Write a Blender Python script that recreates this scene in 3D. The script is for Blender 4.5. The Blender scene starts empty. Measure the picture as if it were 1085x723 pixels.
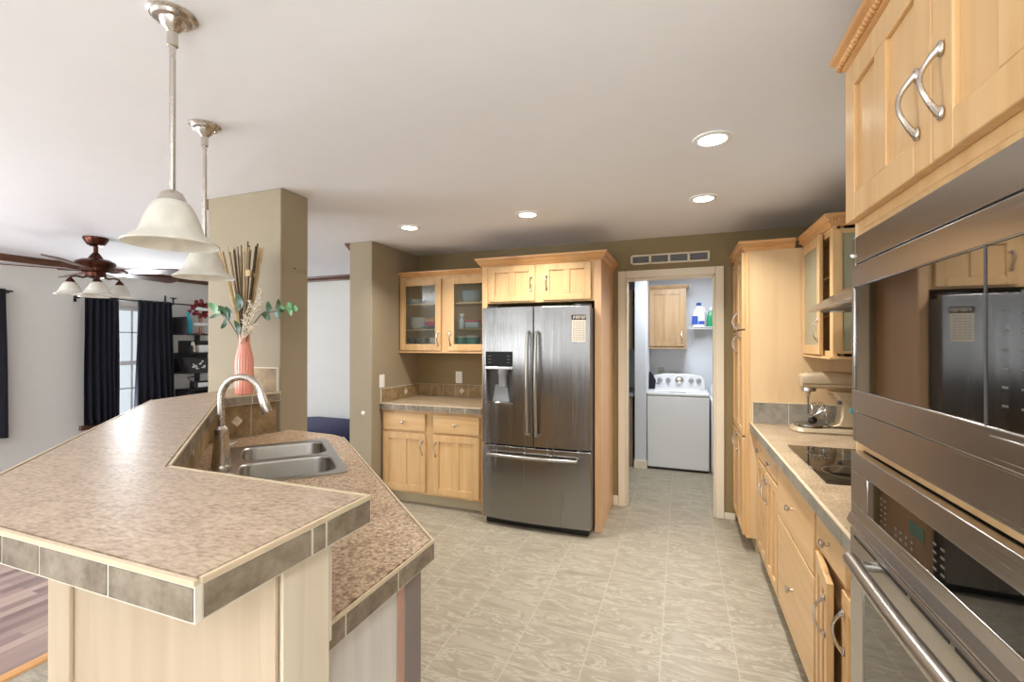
import bpy, bmesh, math, random
from mathutils import Vector, Matrix
random.seed(7)
R = math.radians
PI = math.pi
scene = bpy.context.scene
COL = scene.collection

# ------------------------------------------------------------------ camera, world, light
cam_d = bpy.data.cameras.new('camera')
cam_d.sensor_width = 36.0
cam_d.lens = 36.0 * 480.0 / 1085.0
cam_d.clip_start = 0.02
cam = bpy.data.objects.new('camera', cam_d)
cam.location = (0, 0, 1.42)
cam.rotation_euler = (R(90.19), 0, R(20.45))
COL.objects.link(cam)
scene.camera = cam
scene.view_settings.view_transform = 'Standard'
scene.view_settings.look = 'None'
scene.view_settings.gamma = 1.0
scene.view_settings.use_curve_mapping = False
scene.view_settings.exposure = 0.44

world = bpy.data.worlds.new('daylight')
scene.world = world
world.use_nodes = True
wbg = world.node_tree.nodes['Background']
wbg.inputs[0].default_value = (0.93, 0.97, 1.0, 1)
wbg.inputs[1].default_value = 0.75


def area(name, loc, rot, sx, sy, power, color=(1, 1, 1), parent=None, shape='RECTANGLE', spread=180):
    d = bpy.data.lights.new(name, 'AREA')
    d.shape = shape
    d.size = sx
    if shape in ('RECTANGLE', 'ELLIPSE'):
        d.size_y = sy
    d.energy = power
    d.color = color
    d.spread = R(spread)
    o = bpy.data.objects.new(name, d)
    o.location = loc
    o.rotation_euler = rot
    COL.objects.link(o)
    if parent:
        o.parent = parent
    return o


# daylight at the windows; the unseen rear pair is added to brighten the room
area('rear_opening_fill', (-0.75, -3.12, 1.35), (R(100), 0, 0), 2.1, 1.5, 10, (0.98, 0.99, 1.0))
area('rear_living_opening_fill', (-4.6, -3.12, 1.35), (R(100), 0, 0), 2.2, 1.5, 50, (0.95, 0.98, 1.0))
area('left_window_daylight', (-6.34, 3.54, 1.2), (R(90), 0, R(-90)), 0.20, 1.3, 26, (0.92, 0.97, 1.0))
area('left_window_daylight_two', (-6.3, -0.3, 1.3), (R(112), 0, R(-90)), 1.4, 1.4, 92, (0.92, 0.97, 1.0))
area('laundry_light', (0.1, 4.9, 2.27), (0, 0, 0), 0.5, 0.5, 22, (0.90, 0.95, 1.0))
# pair of unseen area lights, added behind the camera to brighten the ceiling
area('kitchen_ceiling_fill', (0.2, -1.2, 1.45), (R(180), 0, 0), 0.9, 0.9, 64, (0.96, 0.98, 1.0))
area('living_ceiling_fill', (-4.4, -0.6, 1.5), (R(180), 0, 0), 0.9, 0.9, 58, (0.97, 0.98, 1.0))
area('right_window_daylight', (1.04, -1.6, 1.4), (R(95), 0, R(90)), 1.3, 1.1, 27, (0.97, 0.98, 1.0))


# ------------------------------------------------------------------ materials
def lin(c):
    def f(v):
        v /= 255.0
        return v / 12.92 if v <= 0.04045 else ((v + 0.055) / 1.055) ** 2.4
    return (f(c[0]), f(c[1]), f(c[2]), 1.0)


def mat(name, rgb, rough=0.5, metal=0.0, spec=0.5, noise=0.0, nscale=8.0, bump=0.0, bscale=60.0, **kw):
    m = bpy.data.materials.new(name)
    m.use_nodes = True
    nt = m.node_tree
    b = nt.nodes['Principled BSDF']
    b.inputs['Base Color'].default_value = lin(rgb)
    b.inputs['Roughness'].default_value = rough
    b.inputs['Metallic'].default_value = metal
    b.inputs['Specular IOR Level'].default_value = spec
    for k, v in kw.items():
        b.inputs[k.replace('_', ' ')].default_value = v
    tc = nt.nodes.new('ShaderNodeTexCoord')
    if noise > 0:
        n = nt.nodes.new('ShaderNodeTexNoise')
        n.inputs['Scale'].default_value = nscale
        n.inputs['Detail'].default_value = 4
        nt.links.new(tc.outputs['Object'], n.inputs['Vector'])
        r = nt.nodes.new('ShaderNodeValToRGB')
        c = lin(rgb)
        r.color_ramp.elements[0].position = 0.3
        r.color_ramp.elements[1].position = 0.7
        r.color_ramp.elements[0].color = (c[0] * (1 - noise), c[1] * (1 - noise), c[2] * (1 - noise), 1)
        r.color_ramp.elements[1].color = (min(1, c[0] * (1 + noise)), min(1, c[1] * (1 + noise)), min(1, c[2] * (1 + noise)), 1)
        nt.links.new(n.outputs['Fac'], r.inputs['Fac'])
        nt.links.new(r.outputs['Color'], b.inputs['Base Color'])
    if bump > 0:
        n = nt.nodes.new('ShaderNodeTexNoise')
        n.inputs['Scale'].default_value = bscale
        n.inputs['Detail'].default_value = 3
        nt.links.new(tc.outputs['Object'], n.inputs['Vector'])
        bp = nt.nodes.new('ShaderNodeBump')
        bp.inputs['Strength'].default_value = bump
        bp.inputs['Distance'].default_value = 0.01
        nt.links.new(n.outputs['Fac'], bp.inputs['Height'])
        nt.links.new(bp.outputs['Normal'], b.inputs['Normal'])
    return m


def ramp(nt, stops):
    r = nt.nodes.new('ShaderNodeValToRGB')
    el = r.color_ramp.elements
    el[0].position, el[0].color = stops[0][0], lin(stops[0][1])
    el[1].position, el[1].color = stops[-1][0], lin(stops[-1][1])
    for p, c in stops[1:-1]:
        e = el.new(p)
        e.color = lin(c)
    return r


def wood(name, dark, mid, light, scale=(14, 14, 1.1), rough=0.38, coat=0.15, vary=0.10, detail=5.0):
    m = bpy.data.materials.new(name)
    m.use_nodes = True
    nt = m.node_tree
    b = nt.nodes['Principled BSDF']
    b.inputs['Roughness'].default_value = rough
    b.inputs['Coat Weight'].default_value = coat
    b.inputs['Coat Roughness'].default_value = 0.25
    tc = nt.nodes.new('ShaderNodeTexCoord')
    oi = nt.nodes.new('ShaderNodeObjectInfo')
    mp = nt.nodes.new('ShaderNodeMapping')
    mp.inputs['Scale'].default_value = scale
    nt.links.new(tc.outputs['Object'], mp.inputs['Vector'])
    n = nt.nodes.new('ShaderNodeTexNoise')
    n.noise_dimensions = '4D'
    n.inputs['Scale'].default_value = 1.6
    n.inputs['Detail'].default_value = detail
    n.inputs['Distortion'].default_value = 0.6
    ml = nt.nodes.new('ShaderNodeMath')
    ml.operation = 'MULTIPLY'
    ml.inputs[1].default_value = 40.0
    nt.links.new(oi.outputs['Random'], ml.inputs[0])
    nt.links.new(ml.outputs[0], n.inputs['W'])
    nt.links.new(mp.outputs['Vector'], n.inputs['Vector'])
    r = ramp(nt, [(0.28, dark), (0.5, mid), (0.72, light)])
    nt.links.new(n.outputs['Fac'], r.inputs['Fac'])
    hsv = nt.nodes.new('ShaderNodeHueSaturation')
    mr = nt.nodes.new('ShaderNodeMapRange')
    mr.inputs['To Min'].default_value = 1 - vary
    mr.inputs['To Max'].default_value = 1 + vary * 0.4
    nt.links.new(oi.outputs['Random'], mr.inputs['Value'])
    nt.links.new(mr.outputs['Result'], hsv.inputs['Value'])
    nt.links.new(r.outputs['Color'], hsv.inputs['Color'])
    nt.links.new(hsv.outputs['Color'], b.inputs['Base Color'])
    return m


def steel(name, rgb=(172, 170, 168), rough=0.27, stretch=(90, 90, 1.5), bump=0.06, dist=0.002):
    m = bpy.data.materials.new(name)
    m.use_nodes = True
    nt = m.node_tree
    b = nt.nodes['Principled BSDF']
    b.inputs['Base Color'].default_value = lin(rgb)
    b.inputs['Metallic'].default_value = 1.0
    b.inputs['Roughness'].default_value = rough
    tc = nt.nodes.new('ShaderNodeTexCoord')
    mp = nt.nodes.new('ShaderNodeMapping')
    mp.inputs['Scale'].default_value = stretch
    nt.links.new(tc.outputs['Object'], mp.inputs['Vector'])
    n = nt.nodes.new('ShaderNodeTexNoise')
    n.inputs['Scale'].default_value = 3.0
    n.inputs['Detail'].default_value = 6
    nt.links.new(mp.outputs['Vector'], n.inputs['Vector'])
    bp = nt.nodes.new('ShaderNodeBump')
    bp.inputs['Strength'].default_value = bump
    bp.inputs['Distance'].default_value = dist
    nt.links.new(n.outputs['Fac'], bp.inputs['Height'])
    nt.links.new(bp.outputs['Normal'], b.inputs['Normal'])
    mr = nt.nodes.new('ShaderNodeMapRange')
    mr.inputs['To Min'].default_value = rough - 0.05
    mr.inputs['To Max'].default_value = rough + 0.07
    nt.links.new(n.outputs['Fac'], mr.inputs['Value'])
    nt.links.new(mr.outputs['Result'], b.inputs['Roughness'])
    return m


def speckle(name, stops, scale=120, big=6, rough=0.3, bump=0.0, bigamt=0.25, stretch=(1, 1, 1), rot=0.0):
    m = bpy.data.materials.new(name)
    m.use_nodes = True
    nt = m.node_tree
    b = nt.nodes['Principled BSDF']
    b.inputs['Roughness'].default_value = rough
    tc = nt.nodes.new('ShaderNodeTexCoord')
    mp = nt.nodes.new('ShaderNodeMapping')
    mp.inputs['Scale'].default_value = stretch
    mp.inputs['Rotation'].default_value = (0, 0, rot)
    nt.links.new(tc.outputs['Object'], mp.inputs['Vector'])
    n = nt.nodes.new('ShaderNodeTexNoise')
    n.inputs['Scale'].default_value = scale
    n.inputs['Detail'].default_value = 4
    n.inputs['Roughness'].default_value = 0.65
    nt.links.new(mp.outputs['Vector'], n.inputs['Vector'])
    n2 = nt.nodes.new('ShaderNodeTexNoise')
    n2.inputs['Scale'].default_value = big
    n2.inputs['Detail'].default_value = 5
    nt.links.new(mp.outputs['Vector'], n2.inputs['Vector'])
    mx = nt.nodes.new('ShaderNodeMix')
    mx.inputs['Factor'].default_value = bigamt
    nt.links.new(n.outputs['Fac'], mx.inputs['A'])
    nt.links.new(n2.outputs['Fac'], mx.inputs['B'])
    r = ramp(nt, stops)
    nt.links.new(mx.outputs['Result'], r.inputs['Fac'])
    nt.links.new(r.outputs['Color'], b.inputs['Base Color'])
    if bump:
        bp = nt.nodes.new('ShaderNodeBump')
        bp.inputs['Strength'].default_value = bump
        bp.inputs['Distance'].default_value = 0.004
        nt.links.new(mx.outputs['Result'], bp.inputs['Height'])
        nt.links.new(bp.outputs['Normal'], b.inputs['Normal'])
    return m


def tile_floor(name):
    m = bpy.data.materials.new(name)
    m.use_nodes = True
    nt = m.node_tree
    b = nt.nodes['Principled BSDF']
    b.inputs['Roughness'].default_value = 0.42
    tc = nt.nodes.new('ShaderNodeTexCoord')
    mp = nt.nodes.new('ShaderNodeMapping')
    mp.inputs['Location'].default_value = (0.0872 + 0.3185 * 20, -0.30 + 0.315 * 20 - 0.0, 0)
    nt.links.new(tc.outputs['Object'], mp.inputs['Vector'])
    br = nt.nodes.new('ShaderNodeTexBrick')
    br.offset = 0.0
    br.squash = 1.0
    br.inputs['Scale'].default_value = 1.0
    br.inputs['Brick Width'].default_value = 0.3185
    br.inputs['Row Height'].default_value = 0.315
    br.inputs['Mortar Size'].default_value = 0.0022
    br.inputs['Mortar Smooth'].default_value = 0.2
    br.inputs['Bias'].default_value = 0.0
    br.inputs['Color1'].default_value = (0, 0, 0, 1)
    br.inputs['Color2'].default_value = (1, 1, 1, 1)
    br.inputs['Mortar'].default_value = (0.5, 0.5, 0.5, 1)
    nt.links.new(mp.outputs['Vector'], br.inputs['Vector'])
    wm = nt.nodes.new('ShaderNodeMath')
    wm.operation = 'MULTIPLY'
    wm.inputs[1].default_value = 30.0
    nt.links.new(br.outputs['Color'], wm.inputs[0])
    mp2 = nt.nodes.new('ShaderNodeMapping')
    mp2.inputs['Rotation'].default_value = (0, 0, R(28))
    mp2.inputs['Scale'].default_value = (1.6, 6.0, 1)
    nt.links.new(tc.outputs['Object'], mp2.inputs['Vector'])
    n = nt.nodes.new('ShaderNodeTexNoise')
    n.noise_dimensions = '4D'
    n.inputs['Scale'].default_value = 1.5
    n.inputs['Detail'].default_value = 7
    n.inputs['Roughness'].default_value = 0.62
    n.inputs['Distortion'].default_value = 1.6
    nt.links.new(mp2.outputs['Vector'], n.inputs['Vector'])
    nt.links.new(wm.outputs[0], n.inputs['W'])
    r = ramp(nt, [(0.25, (126, 117, 99)), (0.40, (144, 135, 117)), (0.47, (151, 142, 124)), (0.50, (170, 162, 144)), (0.53, (138, 129, 111)), (0.60, (154, 145, 127)), (0.75, (159, 151, 133))])
    nt.links.new(n.outputs['Fac'], r.inputs['Fac'])
    mx = nt.nodes.new('ShaderNodeMix')
    mx.data_type = 'RGBA'
    mx.inputs['B'].default_value = lin((170, 162, 146))
    nt.links.new(r.outputs['Color'], mx.inputs['A'])
    nt.links.new(br.outputs['Fac'], mx.inputs['Factor'])
    nt.links.new(mx.outputs['Result'], b.inputs['Base Color'])
    bp = nt.nodes.new('ShaderNodeBump')
    bp.inputs['Strength'].default_value = 0.25
    bp.inputs['Distance'].default_value = 0.004
    nt.links.new(n.outputs['Fac'], bp.inputs['Height'])
    nt.links.new(bp.outputs['Normal'], b.inputs['Normal'])
    return m


def plank_floor(name):
    m = bpy.data.materials.new(name)
    m.use_nodes = True
    nt = m.node_tree
    b = nt.nodes['Principled BSDF']
    b.inputs['Roughness'].default_value = 0.3
    tc = nt.nodes.new('ShaderNodeTexCoord')
    mp = nt.nodes.new('ShaderNodeMapping')
    mp.inputs['Rotation'].default_value = (0, 0, R(90))
    nt.links.new(tc.outputs['Object'], mp.inputs['Vector'])
    br = nt.nodes.new('ShaderNodeTexBrick')
    br.offset = 0.37
    br.inputs['Scale'].default_value = 1.0
    br.inputs['Brick Width'].default_value = 0.62
    br.inputs['Row Height'].default_value = 0.062
    br.inputs['Mortar Size'].default_value = 0.0006
    br.inputs['Color1'].default_value = (0, 0, 0, 1)
    br.inputs['Color2'].default_value = (1, 1, 1, 1)
    br.inputs['Mortar'].default_value = (0.2, 0.2, 0.2, 1)
    nt.links.new(mp.outputs['Vector'], br.inputs['Vector'])
    mp2 = nt.nodes.new('ShaderNodeMapping')
    mp2.inputs['Scale'].default_value = (40, 2.2, 1)
    nt.links.new(tc.outputs['Object'], mp2.inputs['Vector'])
    n = nt.nodes.new('ShaderNodeTexNoise')
    n.inputs['Scale'].default_value = 1.0
    n.inputs['Detail'].default_value = 5
    nt.links.new(mp2.outputs['Vector'], n.inputs['Vector'])
    mx = nt.nodes.new('ShaderNodeMix')
    mx.inputs['Factor'].default_value = 0.35
    nt.links.new(br.outputs['Color'], mx.inputs['A'])
    nt.links.new(n.outputs['Fac'], mx.inputs['B'])
    r = ramp(nt, [(0.1, (112, 92, 90)), (0.45, (150, 128, 122)), (0.9, (184, 162, 150))])
    nt.links.new(mx.outputs['Result'], r.inputs['Fac'])
    nt.links.new(r.outputs['Color'], b.inputs['Base Color'])
    return m


def pane_glass(name, tint=(255, 255, 255), haze=0.0, hazecol=(200, 200, 190), rough=0.02):
    m = bpy.data.materials.new(name)
    m.use_nodes = True
    nt = m.node_tree
    nt.nodes.remove(nt.nodes['Principled BSDF'])
    out = nt.nodes['Material Output']
    t = nt.nodes.new('ShaderNodeBsdfTransparent')
    t.inputs[0].default_value = lin(tint)
    g = nt.nodes.new('ShaderNodeBsdfGlossy')
    g.inputs['Roughness'].default_value = rough
    f = nt.nodes.new('ShaderNodeFresnel')
    f.inputs['IOR'].default_value = 1.45
    mx = nt.nodes.new('ShaderNodeMixShader')
    nt.links.new(f.outputs[0], mx.inputs[0])
    last = t
    if haze > 0:
        d = nt.nodes.new('ShaderNodeBsdfDiffuse')
        d.inputs[0].default_value = lin(hazecol)
        mh = nt.nodes.new('ShaderNodeMixShader')
        mh.inputs[0].default_value = haze
        nt.links.new(t.outputs[0], mh.inputs[1])
        nt.links.new(d.outputs[0], mh.inputs[2])
        last = mh
    nt.links.new(last.outputs[0], mx.inputs[1])
    nt.links.new(g.outputs[0], mx.inputs[2])
    nt.links.new(mx.outputs[0], out.inputs['Surface'])
    return m


def emit(name, rgb, strength):
    m = bpy.data.materials.new(name)
    m.use_nodes = True
    b = m.node_tree.nodes['Principled BSDF']
    b.inputs['Base Color'].default_value = lin(rgb)
    b.inputs['Emission Color'].default_value = lin(rgb)
    b.inputs['Emission Strength'].default_value = strength
    return m


def alabaster(name, rgb, trans=0.45, glow=0.0):
    m = bpy.data.materials.new(name)
    m.use_nodes = True
    nt = m.node_tree
    b = nt.nodes['Principled BSDF']
    b.inputs['Roughness'].default_value = 0.25
    tc = nt.nodes.new('ShaderNodeTexCoord')
    n = nt.nodes.new('ShaderNodeTexNoise')
    n.inputs['Scale'].default_value = 7
    n.inputs['Detail'].default_value = 3
    n.inputs['Distortion'].default_value = 2.0
    nt.links.new(tc.outputs['Object'], n.inputs['Vector'])
    d = tuple(int(v * 0.93) for v in rgb)
    r = ramp(nt, [(0.3, d), (0.7, rgb)])
    nt.links.new(n.outputs['Fac'], r.inputs['Fac'])
    nt.links.new(r.outputs['Color'], b.inputs['Base Color'])
    tr = nt.nodes.new('ShaderNodeBsdfTranslucent')
    nt.links.new(r.outputs['Color'], tr.inputs[0])
    mx = nt.nodes.new('ShaderNodeMixShader')
    mx.inputs[0].default_value = trans
    nt.links.new(b.outputs[0], mx.inputs[1])
    nt.links.new(tr.outputs[0], mx.inputs[2])
    nt.links.new(mx.outputs[0], nt.nodes['Material Output'].inputs['Surface'])
    return m


M = {}
M['taupe'] = mat('taupe_paint', (154, 141, 117), 0.65, noise=0.03, nscale=3, bump=0.02, bscale=180)
M['olive'] = mat('olive_paint', (140, 122, 84), 0.6, noise=0.03, nscale=3, bump=0.02, bscale=180)
M['greywall'] = mat('grey_paint', (214, 213, 208), 0.7, noise=0.01, bump=0.02, bscale=200)
M['coolwall'] = mat('cool_white_paint', (216, 221, 230), 0.7, noise=0.01, bump=0.02, bscale=200)
M['ceil'] = mat('ceiling_paint', (238, 239, 242), 0.8, noise=0.01, bump=0.03, bscale=120)
M['floor'] = tile_floor('slate_vinyl')
M['plank'] = plank_floor('plank_laminate')
M['maple'] = wood('maple', (206, 162, 108), (217, 177, 124), (224, 187, 136))
M['maple_h'] = wood('maple_flat_grain', (206, 162, 108), (217, 177, 124), (224, 187, 136), scale=(1.1, 14, 14))
M['maple_panel'] = wood('maple_veneer_panel', (214, 182, 138), (220, 189, 146), (225, 195, 153), scale=(10, 10, 0.8), coat=0.05, vary=0.02)
M['maple_side'] = wood('maple_fridge_panel', (208, 164, 122), (216, 174, 132), (222, 182, 142), scale=(10, 10, 0.8), vary=0.02)
M['maple_in'] = mat('maple_interior', (214, 190, 150), 0.5, noise=0.04, nscale=4)
M['crown'] = wood('maple_crown', (194, 140, 86), (206, 154, 98), (214, 166, 112), scale=(3, 3, 3), vary=0.02)
M['pale'] = wood('pale_laminate_panel', (190, 170, 144), (198, 179, 153), (205, 187, 162), scale=(16, 16, 0.9), rough=0.5, coat=0.0, vary=0.02)  # base tone lowered to carry the front face's shade
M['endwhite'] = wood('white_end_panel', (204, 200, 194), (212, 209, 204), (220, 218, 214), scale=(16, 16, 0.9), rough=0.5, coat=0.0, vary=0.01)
M['pale_lit'] = wood('pale_lit_panel', (214, 202, 180), (222, 211, 190), (228, 218, 198), scale=(16, 16, 0.9), rough=0.5, coat=0.0, vary=0.01)  # lighter copy of the pale laminate; light on the end face painted in
M['brown'] = wood('dark_brown_trim', (74, 46, 34), (96, 62, 46), (116, 80, 62), scale=(4, 4, 12), vary=0.05)
M['pinkwood'] = mat('raw_wood_edge', (190, 150, 130), 0.6, noise=0.08, nscale=12)
M['toe'] = mat('toe_kick_board', (176, 162, 132), 0.6, noise=0.05, nscale=6)
M['casing'] = mat('cream_trim', (232, 222, 200), 0.4, noise=0.02, nscale=5)
M['white'] = mat('white_enamel', (232, 234, 238), 0.25, noise=0.005)
M['whitep'] = mat('white_plastic', (236, 236, 232), 0.4, noise=0.01)
M['grey_pl'] = mat('grey_plastic', (150, 152, 155), 0.4, noise=0.02)
M['steel'] = steel('stainless_vertical', (146, 145, 144), 0.25, (5, 5, 0.22), 0.9, 0.008)
sb = M['steel'].node_tree.nodes['Principled BSDF']
sb.inputs['Anisotropic'].default_value = 0.85
tg = M['steel'].node_tree.nodes.new('ShaderNodeTangent')
tg.direction_type = 'RADIAL'
tg.axis = 'Z'
M['steel'].node_tree.links.new(tg.outputs[0], sb.inputs['Tangent'])
M['steel_h'] = steel('stainless_horizontal', (186, 183, 180), 0.24, (1.2, 1.2, 90), 0.008)
M['steel_sink'] = steel('sink_steel', (176, 174, 170), 0.3, (6, 6, 6), 0.005)
M['nickel'] = steel('brushed_nickel', (204, 198, 190), 0.26, (5, 5, 5), 0.0)
M['handle_steel'] = mat('satin_handle_steel', (186, 182, 176), 0.28, 1.0, noise=0.01)
M['chrome'] = mat('polished_metal', (205, 203, 200), 0.12, 1.0, noise=0.01)
M['side_grey'] = mat('appliance_side_grey', (88, 86, 84), 0.45, noise=0.03)
M['black'] = mat('black_plastic', (14, 14, 15), 0.3, noise=0.05)
M['blackglass'] = mat('black_glass', (8, 8, 9), 0.03, spec=0.8, noise=0.02)
M['dispblack'] = mat('black_touch_panel', (8, 8, 9), 0.35, spec=0.25, noise=0.02)
M['ovenglass'] = mat('oven_window_glass', (10, 9, 8), 0.03, spec=1.0, noise=0.02, IOR=1.8)
M['granite'] = speckle('granite_laminate', [(0.34, (98, 72, 54)), (0.44, (154, 124, 97)), (0.52, (188, 160, 129)), (0.62, (216, 193, 163))], 105, 9, 0.33, 0.03, 0.15)
M['barlam'] = speckle('bar_laminate', [(0.32, (138, 116, 96)), (0.44, (174, 151, 128)), (0.54, (194, 172, 149)), (0.68, (208, 190, 168))], 70, 14, 0.36, 0.10, 0.25, (1, 2.2, 1), R(-20))
M['rcounter'] = speckle('counter_laminate', [(0.32, (104, 84, 64)), (0.45, (156, 134, 106)), (0.55, (180, 160, 132)), (0.68, (202, 186, 160))], 110, 9, 0.33, 0.02, 0.25)
M['slate'] = speckle('slate_tile', [(0.32, (84, 72, 58)), (0.45, (124, 112, 95)), (0.56, (146, 134, 117)), (0.68, (166, 154, 137))], 30, 7, 0.6, 0.10, 0.5)
M['slate_warm'] = speckle('warm_slate_tile', [(0.30, (108, 86, 56)), (0.45, (140, 116, 80)), (0.58, (162, 138, 100)), (0.72, (180, 156, 118))], 22, 7, 0.6, 0.10, 0.5)
M['slate_grey'] = speckle('grey_edge_tile', [(0.30, (112, 104, 92)), (0.45, (136, 130, 118)), (0.58, (152, 146, 134)), (0.72, (168, 162, 150))], 30, 9, 0.42, 0.08, 0.5)
M['grout'] = mat('pale_grout', (224, 218, 204), 0.8, noise=0.06, nscale=40)
M['edgecap'] = mat('pale_edge_strip', (214, 196, 166), 0.4, noise=0.04, nscale=20)
M['inset'] = speckle('stone_diamond_inset', [(0.35, (176, 160, 134)), (0.5, (216, 204, 182)), (0.65, (232, 224, 206))], 140, 20, 0.5, 0.1)
M['glass'] = pane_glass('clear_pane', (248, 250, 248), 0.04, (205, 205, 190))
M['winglass'] = pane_glass('window_pane', (245, 248, 250), 0.0)
M['reeded'] = pane_glass('hazy_cabinet_pane', (232, 234, 214), 0.55, (205, 204, 172), 0.12)
M['shade'] = alabaster('alabaster_glass', (248, 246, 236), 0.35)
M['canlens'] = emit('downlight_lens', (255, 252, 244), 6.0)
M['bronze'] = mat('oiled_bronze', (82, 46, 34), 0.28, 0.85, noise=0.15, nscale=6)
M['bladewood'] = wood('fan_blade_walnut', (70, 40, 34), (88, 54, 46), (104, 68, 58), scale=(3, 20, 3), rough=0.3)
M['curtain'] = mat('navy_curtain_cloth', (13, 15, 30), 0.85, noise=0.12, nscale=30, bump=0.1, bscale=300)
M['navy'] = mat('navy_velvet', (24, 30, 84), 0.7, noise=0.25, nscale=7, bump=0.5, bscale=14, Sheen_Weight=0.05)
M['blackwood'] = mat('black_shelf_board', (26, 24, 26), 0.45, noise=0.08, nscale=10)
M['teal'] = mat('teal_glaze', (24, 150, 170), 0.3, noise=0.10, nscale=30)
M['tealcan'] = mat('teal_canister', (22, 160, 150), 0.35, noise=0.03)
M['red'] = mat('red_flower', (112, 22, 24), 0.6, noise=0.2, nscale=40)
M['copper'] = mat('copper_metal', (176, 112, 88), 0.3, 0.8, noise=0.05)
M['pink'] = mat('pink_ceramic', (240, 160, 140), 0.22, noise=0.02, nscale=10)
M['reed_l'] = mat('pale_reed', (196, 172, 130), 0.7, noise=0.15, nscale=40)
M['reed_d'] = mat('dark_reed', (78, 60, 40), 0.7, noise=0.2, nscale=40)
M['leaf_d'] = mat('dark_green_leaf', (28, 74, 34), 0.4, noise=0.15, nscale=30)
M['leaf_l'] = mat('light_green_leaf', (82, 140, 80), 0.4, noise=0.12, nscale=30)
M['stem'] = mat('brown_stem', (96, 70, 52), 0.6, noise=0.1)
M['astilbe'] = mat('cream_flower', (216, 206, 184), 0.7, noise=0.1, nscale=60)
M['mixer'] = mat('champagne_enamel', (196, 180, 152), 0.25, 0.35, noise=0.02)
M['plate'] = mat('white_crockery', (226, 228, 226), 0.3, noise=0.01)
M['bluebowl'] = mat('pale_blue_crockery', (190, 206, 218), 0.3, noise=0.02)
M['peach'] = mat('peach_bowl', (232, 168, 116), 0.35, noise=0.03)
M['pinkpl'] = mat('pink_plastic', (214, 84, 120), 0.4, noise=0.03)
M['darkmug'] = mat('dark_mug', (52, 46, 44), 0.35, noise=0.05)
M['greymug'] = mat('grey_mug', (130, 124, 116), 0.35, noise=0.05)
M['bleach'] = mat('white_jug', (238, 240, 244), 0.4, noise=0.01)
M['bluelabel'] = mat('blue_label', (34, 82, 176), 0.4, noise=0.05)
M['green'] = mat('green_bottle', (36, 150, 100), 0.3, noise=0.05)
M['paper'] = mat('cream_paper', (226, 214, 196), 0.7, noise=0.04, nscale=60)
M['display'] = emit('green_display', (26, 52, 38), 0.08)
M['mark'] = mat('printed_mark', (92, 92, 90), 0.5, noise=0.02)
M['grate'] = mat('vent_recess', (44, 40, 36), 0.7, noise=0.05)
M['utilcab'] = wood('grey_brown_cabinet', (140, 124, 104), (152, 136, 116), (162, 146, 126))
M['laundrywood'] = wood('laundry_maple', (166, 134, 98), (178, 147, 111), (188, 159, 123))
M['outletgrey'] = mat('sage_outlet', (176, 186, 168), 0.5, noise=0.03)
M['trimgrey'] = mat('dishwasher_grey', (142, 132, 130), 0.4, 0.3, noise=0.03)


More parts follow.
